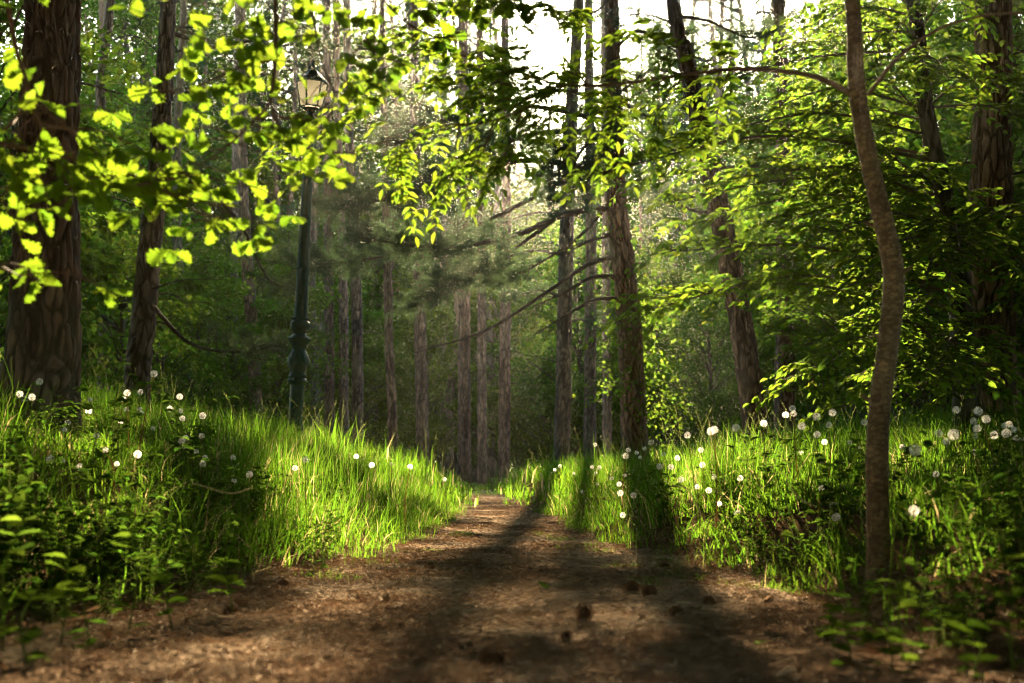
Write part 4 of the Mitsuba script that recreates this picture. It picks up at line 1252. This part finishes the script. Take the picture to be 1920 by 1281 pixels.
# single weeds with big leaves near the viewer
wr = np.random.default_rng(29)
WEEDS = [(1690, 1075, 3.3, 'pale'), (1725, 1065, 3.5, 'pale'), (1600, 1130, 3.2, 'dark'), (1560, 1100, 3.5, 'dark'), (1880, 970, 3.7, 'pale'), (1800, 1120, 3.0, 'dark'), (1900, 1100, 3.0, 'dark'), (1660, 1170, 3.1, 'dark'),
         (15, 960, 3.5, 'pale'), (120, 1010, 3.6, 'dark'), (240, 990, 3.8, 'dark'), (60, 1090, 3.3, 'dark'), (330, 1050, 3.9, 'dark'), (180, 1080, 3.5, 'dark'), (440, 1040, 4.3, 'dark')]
n_weed, WEEDAT = 0, ['just below the ash sapling foot', 'beside its pale twin outside the sapling foot', 'on the path side below the sapling', 'at the grass edge between path and sapling', 'low under the massive pine dandelions', 'in the deep shade outside the sapling', 'farthest out in the shade of the corner', 'lowest of the corner, below the sapling',
                 'at the outer edge before the thick pine', 'in the herbs before the thick pine foot', 'in the herbs below the leaning pine', 'lowest in the corner under the thick pine', 'at the herb edge below the slim bent pine', 'low between the thick and leaning pines', 'nearest the path in front of the lamp bank']
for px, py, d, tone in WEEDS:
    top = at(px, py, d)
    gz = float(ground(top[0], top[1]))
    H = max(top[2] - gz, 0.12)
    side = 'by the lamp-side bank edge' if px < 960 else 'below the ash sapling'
    t = thing('broad_leaved_weed', f'{"sun-tinted pale" if tone == "pale" else "shade-tinted dark"} broad-leaved weed {WEEDAT[n_weed]}', 'weed', f'{tone} weeds {side}')
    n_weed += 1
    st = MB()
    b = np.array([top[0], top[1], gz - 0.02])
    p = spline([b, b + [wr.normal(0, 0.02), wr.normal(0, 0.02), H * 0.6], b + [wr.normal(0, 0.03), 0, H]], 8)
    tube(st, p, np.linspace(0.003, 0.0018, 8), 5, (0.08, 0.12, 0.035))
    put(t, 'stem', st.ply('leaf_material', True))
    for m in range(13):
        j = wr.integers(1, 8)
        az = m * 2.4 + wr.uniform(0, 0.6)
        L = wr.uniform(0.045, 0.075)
        c = LEAFC[m % 6] * (np.array([1.0, 1.0, 1.3]) if tone == 'pale' else np.array([0.8, 0.85, 0.9]))  # sun (pale) and shade (dark) are put into the leaf colour itself
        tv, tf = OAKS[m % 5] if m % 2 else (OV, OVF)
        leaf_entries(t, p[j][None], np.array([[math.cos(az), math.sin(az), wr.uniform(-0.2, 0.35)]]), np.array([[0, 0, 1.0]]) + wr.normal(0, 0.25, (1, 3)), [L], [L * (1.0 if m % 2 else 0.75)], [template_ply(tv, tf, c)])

# ------------------------------------------------------------------ dandelion clocks
dr_ = np.random.default_rng(37)


def seed_head(r, keep=1.0):
    mb = MB()
    n = 74
    k = np.arange(n) + 0.5
    ph, th = np.arccos(1 - 1.88 * k / n), np.pi * (1 + 5**0.5) * k
    D = np.stack([np.cos(th) * np.sin(ph), np.sin(th) * np.sin(ph), np.cos(ph)], 1)
    D = unit(D + r.normal(0, 0.05, D.shape))[r.random(n) < keep]
    s = trimesh.creation.icosphere(1, 0.0042)
    mb.add(s.vertices * [1, 1, 0.8], s.faces, (0.16, 0.11, 0.06))
    for d in D:
        a = unit(np.cross(d, [0.3, 0.5, 0.8]))
        b = np.cross(d, a)
        R = 0.0155 * r.uniform(0.95, 1.05)
        c = d * R
        mb.add(np.stack([d * 0.004 - a * 0.0003, d * 0.004 + a * 0.0003, c]), [[0, 1, 2]], (0.5, 0.48, 0.42))
        g0 = r.uniform(0, 1)
        m = 8
        g = g0 + np.arange(m) * 2 * np.pi / m
        rim = c + (np.cos(g)[:, None] * a + np.sin(g)[:, None] * b) * 0.0055 + d * 0.0028
        tang = (-np.sin(g)[:, None] * a + np.cos(g)[:, None] * b) * 0.0006
        v = np.concatenate([rim - tang, rim + tang, np.repeat(c[None], m, 0)])
        q = np.arange(m)
        mb.add(v, np.stack([q, q + m, q + 2 * m], 1), (0.86, 0.86, 0.84))
    return mb.ply('fluff_material')


for k, kp in enumerate((1.0, 1.0, 0.93, 0.6)):
    scene[f'seed_head_{k}'] = {'type': 'shapegroup', 's': seed_head(dr_, kp)}
SPECIAL = {(289, 701): 'tallest dandelion clock below the leaning pine', (74, 716): 'highest dandelion clock against the foot of the thick pine', (1716, 844): 'large blurred dandelion clock just behind the ash sapling stem at its open side', (1714, 958): 'low large dandelion clock near the path-side weeds below the sapling',
           (1793, 769): 'tall dandelion clock alone on its stem between sapling and massive pine', (1834, 771): 'bright dandelion clock topping the bunch in front of the massive pine', (1561, 774): 'tall dandelion clock next on the path side of the sapling', (573, 862): 'lone dandelion clock in the grass below the lamp post',
           (769, 875): 'dandelion clock closest to the path on the lamp bank', (1163, 925): 'dandelion clock lowest on the slope beside the path end', (1486, 766): 'topmost dandelion clock of the trio before the upright pine'}
for px, py, w, d, hd in HEADS:
    if (px, py) in SPECIAL:
        lab, grp = SPECIAL[(px, py)], None
    else:
        Z = [(160, 'in front of the thick pine foot', 'in front of the thick pine foot'), (232, 'in the grass just past the thick pine', 'low in the herbs just past the thick pine'), (300, 'below the leaning pine, high on the bank', 'below the leaning pine, low on the bank'), (352, 'high on the bank under the slim bent pine', 'low on the bank under the slim bent pine'), (400, 'among its neighbours under the narrow reddish pine', 'low under the narrow reddish pine'),
             (600, 'in the grass below the bowed grey pine', 'in the grass below the bowed grey pine'), (720, 'below the red-brown pines beside the lamp', 'below the red-brown pines beside the lamp'), (900, 'on the lamp-side slope close to the path', 'on the lamp-side slope close to the path'), (1100, 'at the foot of the broad dark pine', 'at the foot of the broad dark pine'), (1185, 'on the sunny slope below the reddish pine', 'low by the path below the reddish pine'),
             (1232, 'on the slope below the ivy-clad pine', 'on the slope below the ivy-clad pine'), (1285, 'just past the ivy-clad pine on the sunny slope', 'low on the slope past the ivy-clad pine'), (1400, 'below the gap before the leaning pine', 'low in the grass before the leaning pine'), (1500, 'before the foot of the upright grey pine', 'low before the upright grey pine'), (1640, 'close on the path side of the ash sapling', 'low in the grass on the path side of the sapling'), (1800, 'between the sapling and the massive pine', 'low between the sapling and the massive pine'), (1868, 'in the bunch before the massive pine', 'low in the bunch before the massive pine'), (9999, 'beyond the massive pine at the outer edge', 'beyond the massive pine at the outer edge')]
        lim = next(z for z in Z if px < z[0])
        low = py > (800 if px < 1000 else 860 if px < 1300 else 810)
        where = lim[2] if low else lim[1]
        lab, grp = 'fluffy white dandelion clock ' + where, 'dandelion clocks ' + where
    t = thing('dandelion', lab, 'dandelion', grp)
    s = w * d / F / 0.0425 * dr_.uniform(0.86, 1.1)
    foot = np.array([hd[0] + dr_.normal(0, 0.05), hd[1] + dr_.normal(0, 0.06), 0])
    foot[2] = ground(foot[0], foot[1]) - 0.02
    p = spline([foot, (foot + hd) / 2 + [dr_.normal(0, 0.015), dr_.normal(0, 0.015), 0.02], hd], 9)
    st = MB()
    tube(st, p, np.linspace(0.0032, 0.0022, 9), 5, (0.17, 0.23, 0.06) if dr_.random() < 0.75 else (0.2, 0.14, 0.07))
    put(t, 'stem', st.ply('leaf_material', True))
    hdv = unit(p[-1] - p[-3])
    put(t, 'seed_head', inst(f'seed_head_{3 if dr_.random() < 0.08 else dr_.integers(0, 3)}', TF().translate(hd.tolist()).rotate([0, 1, 0], dr_.normal(0, 12)).rotate([0, 0, 1], dr_.uniform(0, 360)).scale(s)))

# ------------------------------------------------------------------ small things on the path
cr_ = np.random.default_rng(41)


def cone_mesh(r):
    mb = MB()
    core = trimesh.creation.icosphere(2, 0.5)
    mb.add(core.vertices * [0.55, 0.55, 0.85], core.faces, (0.05, 0.03, 0.018))
    n = 72
    for k in range(n):
        u = (k + 0.5) / n
        th = k * 2.39996
        z = -0.42 + 0.88 * u
        rad = 0.30 * math.sqrt(max(0.05, 1 - (z / 0.5) ** 2)) + 0.05
        o = np.array([math.cos(th), math.sin(th), 0])
        c = o * rad + [0, 0, z]
        d = unit(o + np.array([0, 0, 0.5]))
        s = np.cross([0, 0, 1.0], o)
        w, L = 0.11, 0.17
        nrm = np.cross(d, s)
        v = np.array([c - s * w * 0.6, c + s * w * 0.6, c + d * L * 0.8 + s * w, c + d * L, c + d * L * 0.8 - s * w, c + d * L * 0.55 + nrm * -0.05])
        mb.add(v, [[0, 1, 5], [1, 2, 5], [2, 3, 5], [3, 4, 5], [4, 0, 5], [0, 2, 1], [0, 4, 2], [4, 3, 2]], np.array([0.14, 0.085, 0.05]) * r.uniform(0.7, 1.3))
    return mb.ply('litter_material')


scene['cone_shape'] = {'type': 'shapegroup', 'c': cone_mesh(cr_)}
CONES = [(1188, 1112, 5.1, 0.05, 'pine cone with a green scrap beside it on the open path'), (1217, 1116, 5.0, 0.05, 'round pine cone, partner of the pair on the open path'), (1096, 1165, 4.1, 0.055, 'dark pine cone standing upright in the shaded path centre'), (1062, 1205, 3.65, 0.035, 'small dark pine cone in the shade below the upright cone'),
         (926, 1245, 3.25, 0.055, 'pine cone lying in the sunlit patch close to the viewer'), (1268, 1158, 4.3, 0.045, 'pine cone in the shade towards the weedy path edge'), (1246, 1054, 6.4, 0.05, 'pine cone at the grass edge below the sunny slope'), (1120, 1000, 9.6, 0.05, 'far pine cone at the grass foot beside the narrow path'), (1137, 1000, 9.6, 0.045, 'farther twin pine cone at the grass foot beside the narrow path'),
         (805, 1060, 6.2, 0.045, 'pine cone at the lamp-side edge of the path'), (530, 1103, 5.3, 0.05, 'pine cone under the herbs at the shaded path edge'), (942, 1037, 7.4, 0.035, 'tiny pine cone in the middle of the sunlit path'), (1330, 1130, 4.7, 0.04, 'half hidden pine cone near the weeds on the sapling side'), (430, 1150, 4.3, 0.045, 'pine cone among brown leaves at the shaded path edge')]
for px, py, d, s, lab in CONES:
    p = at(px, py, d)
    z = float(ground(p[0], p[1])) + s * (0.48 if 'upright' in lab else 0.34)
    t = thing('pine_cone', lab, 'pine cone')
    rot = TF().translate([p[0], p[1], z]).rotate([0, 0, 1], cr_.uniform(0, 360)).rotate([1, 0, 0], 8 if 'upright' in lab else cr_.uniform(60, 110)).scale(s * 1.05)
    scene[t] = inst('cone_shape', rot)
DRY = [(0.24, 0.15, 0.09), (0.30, 0.20, 0.13), (0.16, 0.09, 0.05), (0.34, 0.26, 0.2)]
dry = []
for k in range(8):
    tv, tf = (OV, OVF) if k % 2 else OAKS[k % 5]
    tv = tv.copy()
    tv[:, 2] += 0.5 * (tv[:, 1] ** 2) + 0.25 * (tv[:, 0] - 0.5) ** 2
    m = MB()
    m.add(tv, tf, DRY[k % 4])
    dry.append(m.ply('litter_material'))


def ground_leaf(x, y, L, shape, label, group=None):
    t = thing('fallen_leaf', label, 'leaf', group)
    m = TF().translate([x, y, float(ground(x, y)) + 0.016]).rotate([0, 0, 1], cr_.uniform(0, 360)).rotate([1, 0, 0], cr_.normal(0, 14)).rotate([0, 1, 0], cr_.normal(-6, 10)).scale([L, L * 0.8, L])
    scene[t] = {**shape, 'to_world': m}


for k in range(70):
    yy = cr_.uniform(2.9, 4.6)
    l, rr_ = edges(yy)
    if k < 45:
        xx, lab, g = l + cr_.uniform(-0.25, 0.55), 'dry brown leaf lying below the shaded herbs at the path edge', 'dry leaves by the herb edge'
    else:
        xx, lab, g = rr_ - cr_.uniform(-0.15, 0.6), 'dry brown leaf lying by the weedy path edge on the sapling side', 'dry leaves on the sapling side'
    ground_leaf(xx, yy, cr_.uniform(0.03, 0.065), dry[k % 8], lab, g)
p = at(733, 1100, 5.3)
ground_leaf(p[0], p[1], 0.06, template_ply(OV, OVF, (0.6, 0.58, 0.52)), 'pale whitish leaf lying on the shaded path')
p = at(1025, 1113, 5.05)
ground_leaf(p[0], p[1], 0.07, template_ply(OV, OVF, (0.06, 0.13, 0.02)), 'fresh green leaf lying in the middle of the shaded path')
p = at(1420, 1200, 3.6)
ground_leaf(p[0], p[1], 0.05, template_ply(OV, OVF, (0.09, 0.15, 0.02)), 'green leaf on dark soil by the weedy edge')
# bent straws
for k, (pix, d, lab) in enumerate((([(1262, 912), (1285, 915), (1300, 935), (1318, 972)], 5.6, 'bleached bent straw arching out of the grass by the path'), ([(1900, 880), (1850, 905), (1800, 935), (1790, 960)], 4.6, 'dry leaning grass stalk below the massive pine'), ([(360, 905), (430, 925), (470, 915)], 4.9, 'dry stalk lying across the herbs below the lamp post'), ([(1470, 900), (1500, 935), (1530, 950)], 4.6, 'short broken straw between sapling and path'))):
    t = thing('dry_straw', lab, 'straw')
    st = MB()
    p = spline([at(px, py, d) for px, py in pix], 16)
    tube(st, p, np.linspace(0.0022, 0.003, len(p)), 5, (0.42, 0.38, 0.22))
    scene[t] = st.ply('litter_material', True)

# ------------------------------------------------------------------ air
scene['haze'] = {'type': 'cube', 'to_world': TF().translate([0, 40, 10.0]).scale([150, 150, 14.0]), 'bsdf': {'type': 'null'}, 'interior': {'type': 'ref', 'id': 'air'}}
labels['haze'] = {'label': 'thin sunlit haze hanging between the trees', 'category': 'haze', 'kind': 'stuff'}
